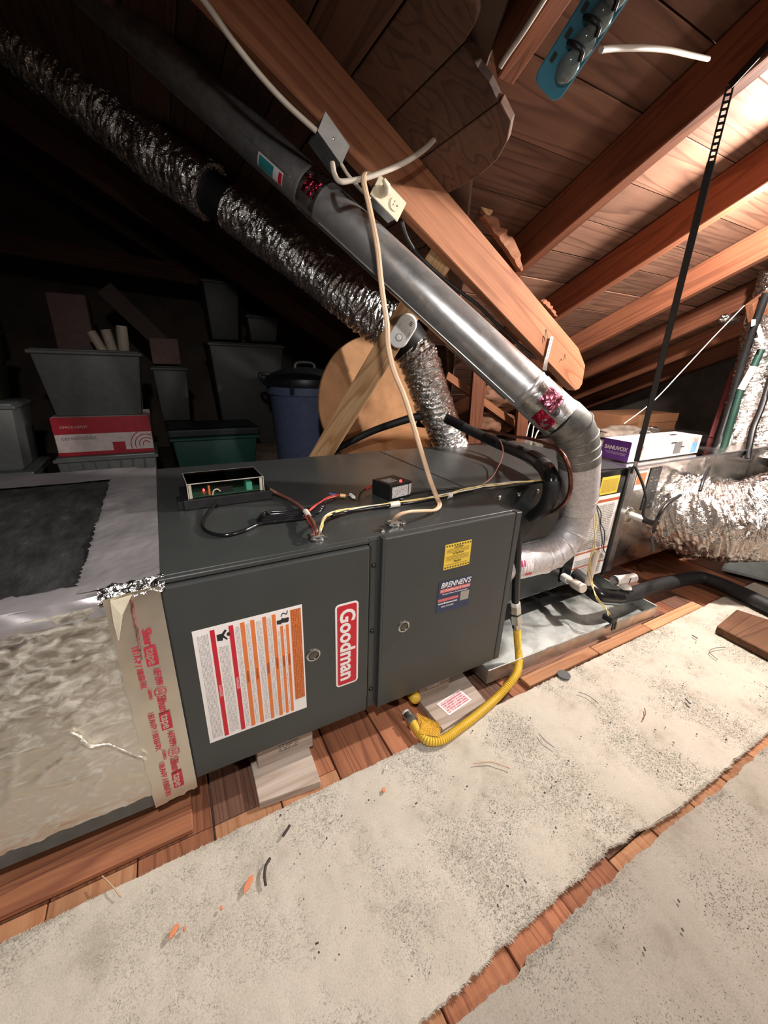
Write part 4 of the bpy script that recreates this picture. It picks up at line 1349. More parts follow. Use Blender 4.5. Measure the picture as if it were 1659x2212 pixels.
# resample evenly so the corrugations are regular
cum = [0]
for i in range(1, len(pts)):
    cum.append(cum[-1] + (pts[i] - pts[i - 1]).length)
nst = int(cum[-1] / .0016)
ev = []
j = 0
for k in range(nst + 1):
    s = cum[-1] * k / nst
    while j < len(cum) - 2 and cum[j + 1] < s:
        j += 1
    f_ = (s - cum[j]) / max(1e-9, cum[j + 1] - cum[j])
    ev.append(pts[j].lerp(pts[j + 1], f_))
obj('corrugated_hose', MB().tube(ev, [.0118 + .0011 * math.cos(k * 2 * math.pi / 4) for k in range(nst + 1)], 14), mt['yellow'], gh, smooth=50)
e0, e1 = Vector((0.542, -0.039, -0.074)), Vector((0.540, 0.001, -0.070))
obj('end_nut', MB().tube([e0, e0.lerp(e1, .45)], .0165, 6), mt['steel'], gh)
obj('end_nut', MB().tube([e0.lerp(e1, .4), e0.lerp(e1, .8)], .0145, 12), mt['steel'], gh, smooth=40)
obj('end_nipple', MB().tube([e0.lerp(e1, .75), e1], .0115, 12), mt['white'], gh, smooth=40)
mt['tagy'] = fineprint('yellow_tag_print', (.78, .42, .03), (.35, .17, .02), 260, 'x', 300, .45, .5)
for pl_ in ([(0.559, -0.027, -0.055), (0.592, -0.087, -0.050), (0.587, -0.104, -0.060), (0.550, -0.056, -0.066)], [(0.561, -0.053, -0.058), (0.591, -0.098, -0.058), (0.576, -0.115, -0.062), (0.533, -0.081, -0.064)]):
    c_ = [Vector(p) for p in pl_]
    mb = MB().add(c_ + [p + Vector((0, 0, -.0008)) for p in c_], [(0, 1, 2, 3), (7, 6, 5, 4)] + [(i, 4 + i, 4 + (i + 1) % 4, (i + 1) % 4) for i in range(4)])
    obj('tag', mb, mt['tagy'], gh)

# ================================================================ lumber under and beside the furnace
def flat_quad(name, pts, th, mat, parent=None, bevel=.0015):
    """a slab with the given top outline (counter-clockwise from above)"""
    P = [Vector(p) for p in pts]
    n = len(P)
    mb = MB().add(P + [p - Vector((0, 0, th)) for p in P], [tuple(range(n)), tuple(range(2 * n - 1, n - 1, -1))] + [((i + 1) % n, i, n + i, n + (i + 1) % n) for i in range(n)])
    return obj(name, mb, mat, parent, bevel=bevel)


stamp = fineprint('lumber_stamp', (.46, .38, .32), (.10, .08, .07), 180, 'x', 220, .44, .6)
b1 = tag(flat_quad('support_board', [(.117, -.058, -.078), (.258, -.074, -.078), (.275, .30, -.078), (.125, .30, -.078)], .022, mt['greywood']), 'pale weathered board lying flat under the left furnace door', 'wood board')
b2 = thing('support_block', 'pale stamped wood block propping the left half of the furnace', 'wood block', (.2, .1, -.077))
obj('block', MB().box((.132, .022, -.0775), (.272, .26, -.0005)), mt['greywood'], b2, bevel=.002)
obj('ink_stamp', MB().box((0, 0, 0), (.05, .02, .0004)), stamp, b2, frame((.185, .0212, -.048), (1, 0, 0), (0, 0, 1)))
b3 = thing('support_board', 'pale board with a pink printed card beside the yellow hose', 'wood board', (.7, .0, -.1))
flat_quad('board', [(.606, -.090, -.078), (.783, -.066, -.078), (.80, .12, -.078), (.60, .12, -.078)], .022, mt['greywood'], b3)
fpc = fineprint('pink_card_print', (.74, .56, .56), (.52, .16, .20), 130, 'x', 150, .45, .55)
cM = frame((.648, -.048, -.0776), (.99, .16, 0), (-.16, .99, 0))
cd = obj('printed_card', MB().box((0, -.012, 0), (.098, .038, .0006)), mt['paper'], b3, cM)
obj('print_lines', MB().box((.006, -.007, .0006), (.092, .033, .0009)), fpc, cd, cM)
b4 = thing('support_block', 'pale stamped wood block propping the right half of the furnace', 'wood block', (.68, .12, -.077))
obj('block', MB().box((.60, .026, -.0775), (.712, .26, -.0005)), mt['greywood'], b4, bevel=.002)
obj('ink_stamp', MB().box((0, 0, 0), (.05, .026, .0004)), stamp, b4, frame((.625, .0252, -.050), (1, 0, 0), (0, 0, 1)))
yc = tag(obj('valve_knob', MB().lathe([(.001, 0), (.014, .002), (.017, .010), (.017, .026), (.012, .034), (.001, .036)], frame((.578, .035, -.045), (1, 0, 0), (0, 0, 1)), 18), mt['yellow'], smooth=50), 'yellow round valve knob in the shade under the furnace', 'valve')
tag(obj('floor_plug', MB().lathe([(.001, .0), (.021, 0), (.021, .002), (.001, .0022)], Matrix.Translation(Vector((1.095, -0.095, -0.084))), 24), plain('slate_plug', (.07, .075, .08), .5)), 'small dark round disc lying on the boards by the pan', 'disc')
wp = tag(flat_quad('wood_plank', [(1.833, -0.205, -0.055), (1.815, -0.444, -0.055), (2.132, -0.437, -0.055), (2.048, -0.184, -0.055)], .030, wood('walnut_plank', (.22, .11, .06), (.10, .045, .025), knots=.2), bevel=.003), 'thick brown plank lying on the carpet at the right edge', 'wood plank')

# ================================================================ things on top of the furnace
TZ = H + .001
cx = thing('control_board_box', 'clear plastic box with lit circuit board on a black tray atop the furnace', 'circuit box', (.17, .42, TZ))
KM = frame((.062, .352, TZ), (1, .03, 0), (-.03, 1, 0))
obj('tray', MB().box((0, 0, 0), (.225, .14, .026)), mt['black'], cx, KM, bevel=.002)
obj('tray_ear', MB().box((-.012, .01, .0), (.004, .06, .022)), mt['black'], cx, KM, bevel=.001)
case = clear_plastic('clear_case', (.97, .96, .94), .04)
mbc = MB()
for a, b in (((.014, .006, .026), (.205, .0075, .066)), ((.014, .122, .026), (.205, .1235, .066)), ((.014, .0075, .026), (.0155, .122, .066)), ((.2035, .0075, .026), (.205, .122, .066)), ((.014, .006, .0655), (.205, .1235, .067))):
    mbc.box(a, b)
cs = obj('clear_case', mbc, case, cx, KM)
for a, b in (((.0145, .0065, .0662), (.2045, .0065, .0662)), ((.0145, .123, .0662), (.2045, .123, .0662)), ((.0145, .0065, .0662), (.0145, .123, .0662)), ((.2045, .0065, .0662), (.2045, .123, .0662)), ((.0145, .0065, .027), (.0145, .0065, .0662)), ((.2045, .0065, .027), (.2045, .0065, .0662))):
    obj('case_edge', MB().tube([a, b], .0011, 6), plain('case_edge_plastic', (.55, .5, .44), .3), cx, KM)
pcb = obj('circuit_board', MB().box((.018, .012, .028), (.20, .118, .0296)), plain('green_circuit_board', (.03, .10, .06), .5), cx, KM)
obj('terminal_block', MB().box((.160, .016, .0296), (.176, .05, .052)), plain('teal_terminal', (.08, .36, .26), .4), cx, KM, bevel=.001)
obj('relay', MB().box((.085, .02, .0296), (.125, .045, .046)), mt['black'], cx, KM, bevel=.001)
obj('fuse', MB().box((.063, .012, .0296), (.068, .022, .055)), mt['orange'], cx, KM, bevel=.001)
obj('led', MB().lathe([(.001, .0), (.0026, .001), (.0026, .005), (.001, .0072)], KM @ Matrix.Translation((.056, .055, .0296)), 10), emis('red_led', (1, .04, .05), 6.0), cx)
obj('jumper_wire', MB().tube([(.072, .01, .030), (.076, .01, .042), (.085, .01, .045), (.092, .01, .038)], .0016, 6, smooth=5), mt['white_wire'], cx, KM)
obj('case_post', MB().box((.017, .010, .027), (.024, .017, .065)).box((.195, .010, .027), (.202, .017, .065)), plain('frosted_post', (.6, .55, .48), .4), cx, KM)

tb = thing('relay_box', 'small black box with red lamp and white label on the furnace', 'relay box', (.63, .24, TZ))
c1_, c2_ = Vector((.585, .214, TZ)), Vector((.669, .234, TZ))
BM = frame(c1_, c2_ - c1_, (-.2, 1, 0))
obj('body', MB().box((0, 0, 0), (.086, .082, .046)), mt['black'], tb, BM, bevel=.002)
fpb = fineprint('white_label_print', (.76, .72, .70), (.25, .22, .22), 260, 'x', 300, .5, .5)
lm = BM @ frame((.006, -.0006, .006), (1, 0, 0), (0, 0, 1))
obj('label', MB().box((0, 0, 0), (.064, .033, .0006)), fpb, tb, lm)
obj('label', MB().box((.0665, 0, 0), (.076, .033, .0006)), mt['paper'], tb, lm)
obj('top_label', MB().box((.012, .02, .0462), (.05, .06, .0466)), fineprint('grey_label_print', (.35, .33, .33), (.05, .05, .05), 160, 'x', 160, .45, .5), tb, BM)
obj('lamp', MB().lathe([(.0045, 0), (.0045, .003), (.003, .006), (.0001, .007)], BM @ Matrix.Translation((.05, .012, .046)), 14), emis('red_lamp', (1, .06, .06), 1.6), tb, smooth=50)
obj('screw', MB().lathe([(.005, 0), (.005, .003), (.0001, .004)], BM @ Matrix.Translation((.035, -.012, .0)), 10), mt['steel'], tb)

def on_top(pts, lift=0.0):
    return [Vector(p) + Vector((0, 0, lift)) for p in pts]


pc_ = thing('power_cable', 'black power cable coiled on the furnace between the two boxes', 'cable', (.2, .2, TZ))
cab = [(0.138, 0.335, 0.515), (0.120, 0.303, 0.508), (0.102, 0.271, 0.500), (0.093, 0.217, 0.500), (0.102, 0.172, 0.500), (0.130, 0.143, 0.500), (0.170, 0.150, 0.500), (0.212, 0.177, 0.500), (0.255, 0.177, 0.500), (0.311, 0.172, 0.500), (0.348, 0.178, 0.502)]
obj('lead', MB().tube(cab, .0042, 8, smooth=8), mt['blackgloss'], pc_, smooth=60)
for k in range(3):
    dz = .003 * k
    pts = [(0.215, 0.182, 0.502), (0.213, 0.203, 0.502), (0.231, 0.215, 0.502), (0.286, 0.205, 0.502), (0.357, 0.203, 0.502), (0.380, 0.218, 0.504), (0.366, 0.199, 0.502), (0.303, 0.184, 0.502), (0.246, 0.182, 0.502), (0.215, 0.182, 0.502)]
    obj('coil', MB().tube([Vector(p) + Vector((.006 * k, .007 * k - .004, dz)) for p in pts], .0038, 8, smooth=7), mt['blackgloss'], pc_, smooth=60)
obj('twist_tie', MB().lathe([(.001, 0), (.004, .003), (.004, .007), (.001, .01)], Matrix.Translation(Vector((0.242, 0.213, 0.506))), 8), mt['black'], pc_)


def clamp(label, px, group):
    c = thing('cable_clamp', label, 'cable clamp', px, group)
    p = Vector(px)
    T = Matrix.Translation(p)
    obj('saddle', MB().box((-.014, -.009, 0), (.014, -.004, .011), T).box((-.014, .004, 0), (.014, .009, .011), T), mt['steel'], c, bevel=.002)
    obj('lock_ring', MB().lathe([(.016, 0), (.016, .004), (.012, .005), (.012, 0)], T, 16), mt['steel'], c, smooth=40)
    for s in (-1, 1):
        obj('screw', MB().tube([p + Vector((s * .016, -.014, .008)), p + Vector((s * .016, .010, .008))], .0035, 8), mt['steel'], c, smooth=40)
    return c


k1, k2 = (0.310, 0.052, 0.495), (0.505, 0.054, 0.495)
clamp('metal cable clamp with red and yellow wires on the furnace top', k1, 'cable clamps')
clamp('metal cable clamp gripping the tan cord on the furnace top', k2, 'cable clamps')
for px in ((0.463, 0.033, 0.494), (0.535, 0.055, 0.494)):
    s_ = thing('sheet_metal_screw', 'loose shiny screw left of the tan cord clamp' if px[0] < .5 else 'loose shiny screw right of the tan cord clamp', 'screw', px, 'screws by the tan cord clamp')
    obj('head', MB().lathe([(.007, 0), (.007, .0015), (.0045, .002), (.0045, .006), (.001, .0065)], Matrix.Translation(Vector(px)), 10), mt['steel'], s_, smooth=40)

rw = thing('red_wire_bundle', 'red and brown control wires leaving the left clamp, tied in white', 'wires', (.3, .1, TZ))
K1 = Vector(k1)
obj('brown_jacket', MB().tube([K1 + Vector((0, 0, .004)), (0.309, 0.053, 0.515), (0.314, 0.090, 0.520), (0.321, 0.153, 0.515), (0.329, 0.252, 0.505), (0.320, 0.329, 0.503), (0.303, 0.365, 0.508), (0.283, 0.372, 0.522)], .0046, 8, smooth=8), mt['brown_wire'], rw, smooth=60)
obj('red_conductor', MB().tube([K1 + Vector((-.006, 0, .004)), (0.310, 0.077, 0.512), (0.312, 0.124, 0.515), (0.318, 0.152, 0.518), (0.357, 0.201, 0.518), (0.404, 0.243, 0.516), (0.452, 0.264, 0.514)], .0022, 6, smooth=8), mt['red_wire'], rw, smooth=60)
obj('red_conductor', MB().tube([(0.333, 0.173, 0.516), (0.373, 0.211, 0.520), (0.414, 0.247, 0.520), (0.461, 0.269, 0.514), (0.476, 0.264, 0.508)], .0020, 6, smooth=8), mt['red_wire'], rw, smooth=60)
obj('blue_wire_nut', MB().tube([(0.431, 0.291, 0.514), (0.442, 0.268, 0.514)], [.0025, .0045], 8), plain('blue_nut', (.12, .18, .42), .4), rw, smooth=40)
obj('yellow_tie', MB().tube([(0.452, 0.264, 0.514), (0.466, 0.260, 0.512)], .0052, 8), mt['yellow_wire'], rw, smooth=40)
obj('white_tie', MB().tube([(0.324, 0.176, 0.516), (0.321, 0.143, 0.516)], .0068, 8), mt['white_wire'], rw, smooth=40)
obj('white_tie', MB().tube([(0.485, 0.268, 0.510), (0.486, 0.247, 0.508)], .0058, 8), mt['white_wire'], rw, smooth=40)
obj('black_lead', MB().tube([(0.476, 0.264, 0.508), (0.488, 0.240, 0.503), (0.500, 0.244, 0.503), (0.527, 0.287, 0.506), (0.558, 0.312, 0.508), (0.588, 0.329, 0.510), (0.618, 0.343, 0.512)], .0024, 6, smooth=8), mt['black'], rw, smooth=60)
obj('red_tie', MB().tube([(0.554, 0.308, 0.508), (0.576, 0.322, 0.509)], .0045, 8), mt['red_wire'], rw, smooth=40)
yw2 = thing('yellow_wire_bundle', 'black and yellow wire bundle running right from the left clamp', 'wires', (.6, .15, TZ))
base = [K1 + Vector((.006, 0, .004)), V((0.315, 0.037, 0.520)), V((0.337, 0.081, 0.522)), V((0.374, 0.129, 0.514)), V((0.422, 0.159, 0.505)), V((0.484, 0.167, 0.502)), V((0.561, 0.166, 0.502)), V((0.648, 0.162, 0.502)), V((0.741, 0.168, 0.502)), V((0.844, 0.188, 0.502)), V((0.929, 0.189, 0.504)), V((1.026, 0.175, 0.506)), V((1.128, 0.155, 0.508))]
obj('black_cable', MB().tube(base[3:], .0055, 8, smooth=8), mt['blackgloss'], yw2, smooth=60)
for k, m_ in enumerate(('yellow_wire', 'white_wire', 'yellow_wire')):
    obj('conductor', MB().tube([p + Vector((.003 * math.sin(i * 1.9 + k * 2), .004 * math.cos(i * 1.5 + k * 2), .0055 + .0025 * math.sin(i * 2.3 + k * 2.1))) for i, p in enumerate(base)], .0018, 6, smooth=8), mt[m_], yw2, smooth=60)
for a, b in (((0.556, 0.165, 0.503), (0.585, 0.165, 0.503)), ((0.752, 0.169, 0.503), (0.768, 0.172, 0.503))):
    A_, B_ = Vector(a), Vector(b)
    obj('white_tie', MB().tube([A_, B_], .0088, 10), mt['white_wire'], yw2, smooth=40)
tag(obj('sensor_lead', MB().tube([(0.661, 0.225, 0.505), (0.741, 0.238, 0.500), (0.823, 0.230, 0.500), (0.905, 0.216, 0.502)], .0034, 8, smooth=8), mt['black'], smooth=60), 'short black lead from the small black box towards the coil', 'cable')

# ================================================================ cords and boxes on the sawn beam
tc_ = thing('tan_cord', 'tan ribbed cord hanging from above down to the furnace top', 'cord', k2)
cpts = [V((0.622, 0.430, 1.321)), V((0.605, 0.425, 1.322)), V((0.586, 0.410, 1.310)), V((0.579, 0.400, 1.290)), V((0.586, 0.385, 1.243)), V((0.592, 0.370, 1.196)), V((0.597, 0.350, 1.137)), V((0.597, 0.330, 1.071)), V((0.598, 0.310, 1.010)), V((0.604, 0.300, 0.960)), V((0.598, 0.280, 0.909)), V((0.607, 0.260, 0.846)), V((0.631, 0.240, 0.782)), V((0.651, 0.220, 0.710)), V((0.671, 0.200, 0.635)), V((0.689, 0.170, 0.554)), V((0.707, 0.155, 0.503)), V((0.667, 0.091, 0.510)), V((0.637, 0.071, 0.508)), V((0.580, 0.048, 0.522)), V((0.530, 0.033, 0.532)), V((0.505, 0.034, 0.526)), V((0.505, 0.054, 0.502))]
obj('outer_core', MB().tube([p + Vector((-.0035, 0, 0)) for p in cpts], .0042, 8, smooth=8), mt['cord'], tc_, smooth=60)
obj('middle_core', MB().tube([p + Vector((.0, -.001, 0)) for p in cpts], .0042, 8, smooth=8), mt['cord'], tc_, smooth=60)
obj('outer_core', MB().tube([p + Vector((.0035, 0, 0)) for p in cpts], .0042, 8, smooth=8), mt['cord'], tc_, smooth=60)
tag(obj('grey_cable', MB().tube([(0.506, 0.430, 1.325), (0.507, 0.420, 1.300), (0.516, 0.410, 1.284), (0.544, 0.410, 1.290), (0.589, 0.410, 1.305), (0.642, 0.410, 1.329), (0.693, 0.410, 1.355), (0.737, 0.410, 1.383), (0.772, 0.410, 1.410), (0.804, 0.410, 1.442)], .0066, 10, smooth=8), mt['cord_grey'], smooth=60), 'cut cable stub curving free above the ivory outlet', 'cable')
tag(obj('grey_cable', MB().tube([(0.537, 0.450, 1.337), (0.557, 0.450, 1.317), (0.588, 0.450, 1.296), (0.622, 0.450, 1.277)], .0045, 8, smooth=6), mt['cord_grey'], smooth=60), 'thin cable slanting between the two electrical boxes on the beam', 'cable')
tag(obj('grey_cable', MB().tube([(0.207, 0.470, 1.575), (0.243, 0.470, 1.553), (0.293, 0.470, 1.508), (0.348, 0.470, 1.466), (0.409, 0.470, 1.429), (0.478, 0.460, 1.391)], .0066, 10, smooth=6), mt['cord_grey'], smooth=60), 'pale cable descending from the top edge into the blank electrical box', 'cable')
jb = thing('junction_box', 'metal junction box with blank cover plate on the beam', 'electrical box', (0.519, 0.470, 1.389))
q = [V((0.498, 0.450, 1.430)), V((0.562, 0.450, 1.377)), V((0.539, 0.450, 1.334)), V((0.477, 0.450, 1.388))]
nrm = (q[1] - q[0]).cross(q[3] - q[0]).normalized()
if nrm.dot(CAMP - q[0]) < 0:
    nrm = -nrm
obj('cover_plate', MB().add(q + [p - nrm * .003 for p in q], [(0, 1, 2, 3), (7, 6, 5, 4)] + [(i, 4 + i, 4 + (i + 1) % 4, (i + 1) % 4) for i in range(4)]), plain('dull_cover_plate', (.34, .33, .31), .5), jb)
obj('cover_screw', MB().lathe([(.003, 0), (.003, .001), (.001, .002)], frame((q[0] + q[2]) / 2 + nrm * .0002, q[1] - q[0], nrm.cross(q[1] - q[0])), 8), mt['steel'], jb)
c_ = [p.lerp((q[0] + q[1] + q[2] + q[3]) / 4, .06) - nrm * .003 for p in q]
off = V((0.483, 0.520, 1.382)) - V((0.481, 0.450, 1.382))
back = Vector((-.012, .042, -.010))
obj('box_body', MB().add(c_ + [p + back for p in c_], [(0, 1, 2, 3), (7, 6, 5, 4)] + [(i, 4 + i, 4 + (i + 1) % 4, (i + 1) % 4) for i in range(4)]), mt['galv_dark'], jb)
ot = thing('outlet_box', 'ivory duplex outlet plate on the beam with one plug in', 'outlet', (0.697, 0.470, 1.296))
q = [V((0.652, 0.450, 1.336)), V((0.739, 0.450, 1.287)), V((0.701, 0.450, 1.236)), V((0.618, 0.450, 1.290))]
nrm = (q[1] - q[0]).cross(q[3] - q[0]).normalized()
if nrm.dot(CAMP - q[0]) < 0:
    nrm = -nrm
ctr = (q[0] + q[1] + q[2] + q[3]) / 4
ux = (q[1] - q[0]).normalized()
OM = frame(ctr, ux, nrm.cross(ux))
LX, LY = (q[1] - q[0]).length / 2, (q[3] - q[0]).length / 2
plate = obj('plate', MB().prism([(a * LX, b * LY) for a, b in ((-1, -1), (1, -1), (1, 1), (-1, 1))], Matrix.Translation((0, 0, -.001)), .004), mt['ivory'], ot, OM, bevel=.0015)
for sx, used in ((1, False), (-1, True)):
    TM = OM @ Matrix.Translation((sx * LX * .45, 0, .003))
    obj('receptacle', MB().lathe([(.016, 0), (.016, .0025), (.0001, .0026)], TM, 20), mt['ivory'], ot, smooth=30)
    if not used:
        obj('slot', MB().box((-.006, -.0065, .0026), (-.0045, -.0015, .0030), TM), mt['ink'], ot)
        obj('slot', MB().box((-.006, .0025, .0026), (-.0045, .0075, .0030), TM), mt['ink'], ot)
        obj('slot', MB().lathe([(.0022, .0026), (.0022, .0030)], TM @ Matrix.Translation((.006, .0005, 0)), 8), mt['ink'], ot)
    else:
        obj('plug', MB().tube([TM @ Vector((0, 0, .002)), TM @ Vector((0, 0, .022)), TM @ Vector((-.006, 0, .034)), TM @ Vector((-.022, .004, .036))], [.014, .0135, .009, .005], 12), mt['ivory'], ot, smooth=50)
obj('box_body', MB().box((-LX * .85, -LY * .85, -.045), (LX * .85, LY * .85, -.001)), mt['galv_dark'], ot, OM)
tag(obj('black_cable', MB().tube([(0.746, 0.490, 1.256), (0.785, 0.520, 1.225), (0.849, 0.550, 1.194), (0.933, 0.550, 1.148), (1.048, 0.550, 1.099), (1.118, 0.550, 1.070), (1.225, 0.550, 1.011), (1.353, 0.550, 0.946), (1.459, 0.550, 0.901)], .006, 8, smooth=8), mt['black'], smooth=60), 'dark cable drooping between the flue pipe and the sawn beam', 'cable')
tag(obj('white_cable', MB().tube([(0.752, 0.124, 1.435), (0.751, 0.105, 1.443), (0.753, 0.063, 1.462), (0.752, 0.009, 1.487)], .005, 8, smooth=6), mt['cord_grey'], smooth=60), 'pale cable stapled along the dark rafter left of the blue rack', 'cable')

# new pine brace with alarm
br = tag(board('pine_brace', (.40, 1.235, -.099), (.966, .590, 1.21), .088, .036, CAMP - Vector((.8, .76, .8)), mt['pine'], bevel=.002), 'new pine two-by-four brace leaning up to the sawn beam', 'wood brace')
al = thing('carbon_monoxide_alarm', 'white oval battery alarm fixed to the pine brace', 'alarm', (0.903, 0.720, 0.983))
bd_ = (Vector((.966, .590, 1.21)) - Vector((.40, 1.235, -.099))).normalized()
pn_ = (CAMP - Vector((.8, .76, .8)))
pn_ = (pn_ - bd_ * bd_.dot(pn_)).normalized()
# put it on the brace face at the measured pixel
a0 = Vector((.40, 1.235, -.099)) + pn_ * .0365
ry = (Vector((0.610, 0.225, 0.941)) - CAMP)
ap = CAMP + ry * ((a0 - CAMP).dot(pn_) / ry.dot(pn_))
AM = frame(ap, bd_, pn_.cross(bd_))


def capsule(L, W, n=14):
    out = []
    for s in (1, -1):
        for k in range(n + 1):
            a = -math.pi / 2 + math.pi * k / n + (0 if s > 0 else math.pi)
            out.append((s * (L - W) + W * math.cos(a), W * math.sin(a)))
    return out


obj('housing', MB().prism(capsule(.062, .036), AM, .034), mt['white'], al, bevel=.006, seg=3, smooth=35)
obj('test_button', MB().lathe([(.0105, 0), (.0105, .002), (.008, .003), (.0001, .0032)], AM @ Matrix.Translation((-.024, 0, .034)), 20), mt['white'], al, smooth=40)
obj('button_ring', MB().lathe([(.0135, 0), (.0135, .0008), (.0115, .0008), (.0115, 0)], AM @ Matrix.Translation((-.024, 0, .034)), 24), plain('grey_ring', (.3, .3, .3), .5), al)
for k in range(3):
    obj('grille_slot', MB().box((.030 + .0055 * k, -.018, .034), (.0325 + .0055 * k, -.006, .0344), AM), mt['ink'], al)
obj('print_mark', MB().box((-.018, -.026, .034), (.012, -.023, .0343), AM), plain('grey_print_mark', (.45, .44, .43), .5), al)
obj('print_mark', MB().box((.005, .020, .034), (.020, .022, .0343), AM), plain('grey_print_mark2', (.4, .39, .38), .5), al)

# ================================================================ black hanger strap on the right
hs = thing('hanger_strap', 'long black hanger strap stretched from a rafter to the plenum corner', 'strap', (1.715, .19, .505))
A_, B_ = Vector((1.335, -0.013, 1.501)), Vector((1.716, .188, .505))
md = A_.lerp(B_, .16)
perp = (B_ - A_).cross(CAMP - A_)
SM = frame(A_, B_ - A_, perp)
L_ = (B_ - A_).length
obj('sleeve', MB().box((.135, -.0095, -.004), (L_ - .02, .0095, .004), SM), mt['black'], hs, bevel=.002)
pf = MB().box((0, -.0085, -.001), (.14, -.0042, .001), SM).box((0, .0042, -.001), (.14, .0085, .001), SM)
for k in range(12):
    pf.box((.0005 + .0125 * k - .001, -.0042, -.001), (.0005 + .0125 * k + .0045, .0042, .001), SM)
obj('perforated_end', pf, mt['black'], hs)
board('nailed_end', A_, Vector((1.345, -.13, 1.60)), .017, .002, (-1, 0, 0), mt['black'], hs, bevel=0)
obj('clamp', MB().tube([B_ + Vector((0, 0, .04)), B_], .007, 8), mt['steel'], hs, smooth=40)
obj('hook', MB().box((-.012, -.004, -.035), (.012, .004, .002), Matrix.Translation(B_)), mt['galv'], hs, bevel=.001)

# boxed lamp kit on the coil cabinet
bx = thing('lamp_box', 'long white and purple retail box lying on the plenum', 'box', (2.05, .31, H))
x0_, x1_, y0_, y1_, z0_, z1_ = 1.766, 2.338, .252, .378, H + .004, H + .090
purple = plain('purple_print', (.13, .035, .26), .4)
body = obj('carton', MB().box((x0_, y0_, z0_), (x1_, y1_, z1_)), plain('retail_carton', (.50, .46, .47), .45, 0, .03), bx, bevel=.001)
EM = frame((x0_ - .0003, y1_, z0_), (0, -1, 0), (0, 0, 1))
pe_ = obj('purple_end', MB().box((0, .0, 0), (y1_ - y0_, z1_ - z0_, .0006)), purple, bx, EM)
text('lettering', 'SANUVOX', .0235, EM @ Matrix.Translation((.063, .050, .001)), mt['paper'], pe_, bold=.0008, shear=.12, xscale=.92)
obj('print_line', MB().box((.018, .030, .0008), (.112, .034, .0011)).box((.03, .024, .0008), (.11, .027, .0011)), plain('lilac_print', (.38, .28, .5), .5), pe_, EM)
FM = frame((x0_, y0_ - .0006, z0_), (1, 0, 0), (0, 0, 1))
obj('picture', MB().box((.0, 0, 0), (.045, .084, .0004)), plain('pale_blue_picture', (.52, .60, .70), .5, 0, .4, 30), bx, FM)
obj('picture', MB().box((.05, .004, 0), (.095, .064, .0004)), plain('people_picture', (.50, .32, .24), .5, 0, .6, 60), bx, FM)
dev = obj('picture', MB().box((.345, .012, 0), (.405, .066, .0004)), plain('device_picture', (.16, .15, .15), .5, 0, .2, 60), bx, FM)
obj('picture_detail', MB().box((.31, .062, .0001), (.35, .067, .0005)).box((.40, .040, .0001), (.43, .044, .0005)), mt['ink'], dev, FM)
obj('picture', MB().box((.50, .008, 0), (.545, .058, .0004)), plain('blue_shirt_picture', (.15, .35, .62), .5, 0, .2, 40), bx, FM)
obj('picture', MB().box((.505, .058, 0), (.54, .078, .0004)), plain('face_picture', (.5, .28, .22), .5, 0, .5, 60), bx, FM)
obj('top_print', MB().box((x0_ + .05, y0_ + .03, z1_), (x0_ + .22, y0_ + .055, z1_ + .0006)), plain('grey_violet_print', (.42, .36, .45), .5), bx)
obj('top_print', MB().box((x0_ + .40, y0_ + .05, z1_), (x0_ + .46, y0_ + .07, z1_ + .0006)), mt['ink'], bx)

# ================================================================ blue rack under the rafters
mt['blue'] = plain('blue_plastic', (.05, .22, .32), .35, 0, .1)
bk = thing('blue_rack', 'blue plastic blister rack with black hooks hanging near the top edge', 'rack', (0.727, -0.078, 1.358))
A_, B_ = Vector((0.737, -0.041, 1.341)), Vector((0.753, -0.136, 1.426))
RM = frame(A_, B_ - A_, (B_ - A_).cross(CAMP - A_))
if (RM.to_3x3() @ Vector((0, 0, 1))).dot(CAMP - A_) < 0:
    RM = frame(A_, B_ - A_, -(B_ - A_).cross(CAMP - A_))
Lr = (B_ - A_).length
sy = -1 if (RM.to_3x3() @ Vector((0, 1, 0))).x > 0 else 1
obj('spine', MB().prism(rrect(Lr + .03, .060, .016), RM @ Matrix.Translation((-.02, -.030, -.004)), .008), mt['blue'], bk, bevel=.002)
blis = plain('hazy_blister', (.16, .20, .20), .12, 0, .2, 60)
for k in range(4):
    x = .012 + k * Lr / 4.2
    mb = MB().lathe([(.0175, 0), (.017, .006), (.013, .011), (.007, .014), (.0001, .0145)], RM @ Matrix.Translation((x + .010, -sy * .010, .004)) @ Matrix.Diagonal((1.25, 1, 1, 1)), 18)
    obj('blister', mb, blis, bk, smooth=60)
    obj('hook', MB().tube([RM @ Vector((x + .030, sy * .012, .008)), RM @ Vector((x + .034, sy * .002, .018)), RM @ Vector((x + .036, -sy * .014, .020)), RM @ Vector((x + .026, -sy * .020, .016))], .0042, 6, smooth=4), mt['black'], bk, smooth=60)
    obj('edge_slot', MB().box((x, sy * .016, .004), (x + .012, sy * .023, .0055), RM), mt['ink'], bk)
    obj('wire_clip', MB().tube([RM @ Vector((x + .046, sy * .004, .008)), RM @ Vector((x + .048, -sy * .016, .014))], .002, 6), mt['steel'], bk)
tag(obj('white_cable', MB().tube([(0.774, -0.102, 1.361), (0.818, -0.094, 1.379), (0.880, -0.097, 1.396), (0.969, -0.085, 1.425), (1.083, -0.058, 1.463), (1.181, -0.039, 1.493)], .0046, 8, smooth=7), mt['cord_grey'], smooth=60), 'pale cable stub leaving the blue rack to the right', 'cable')

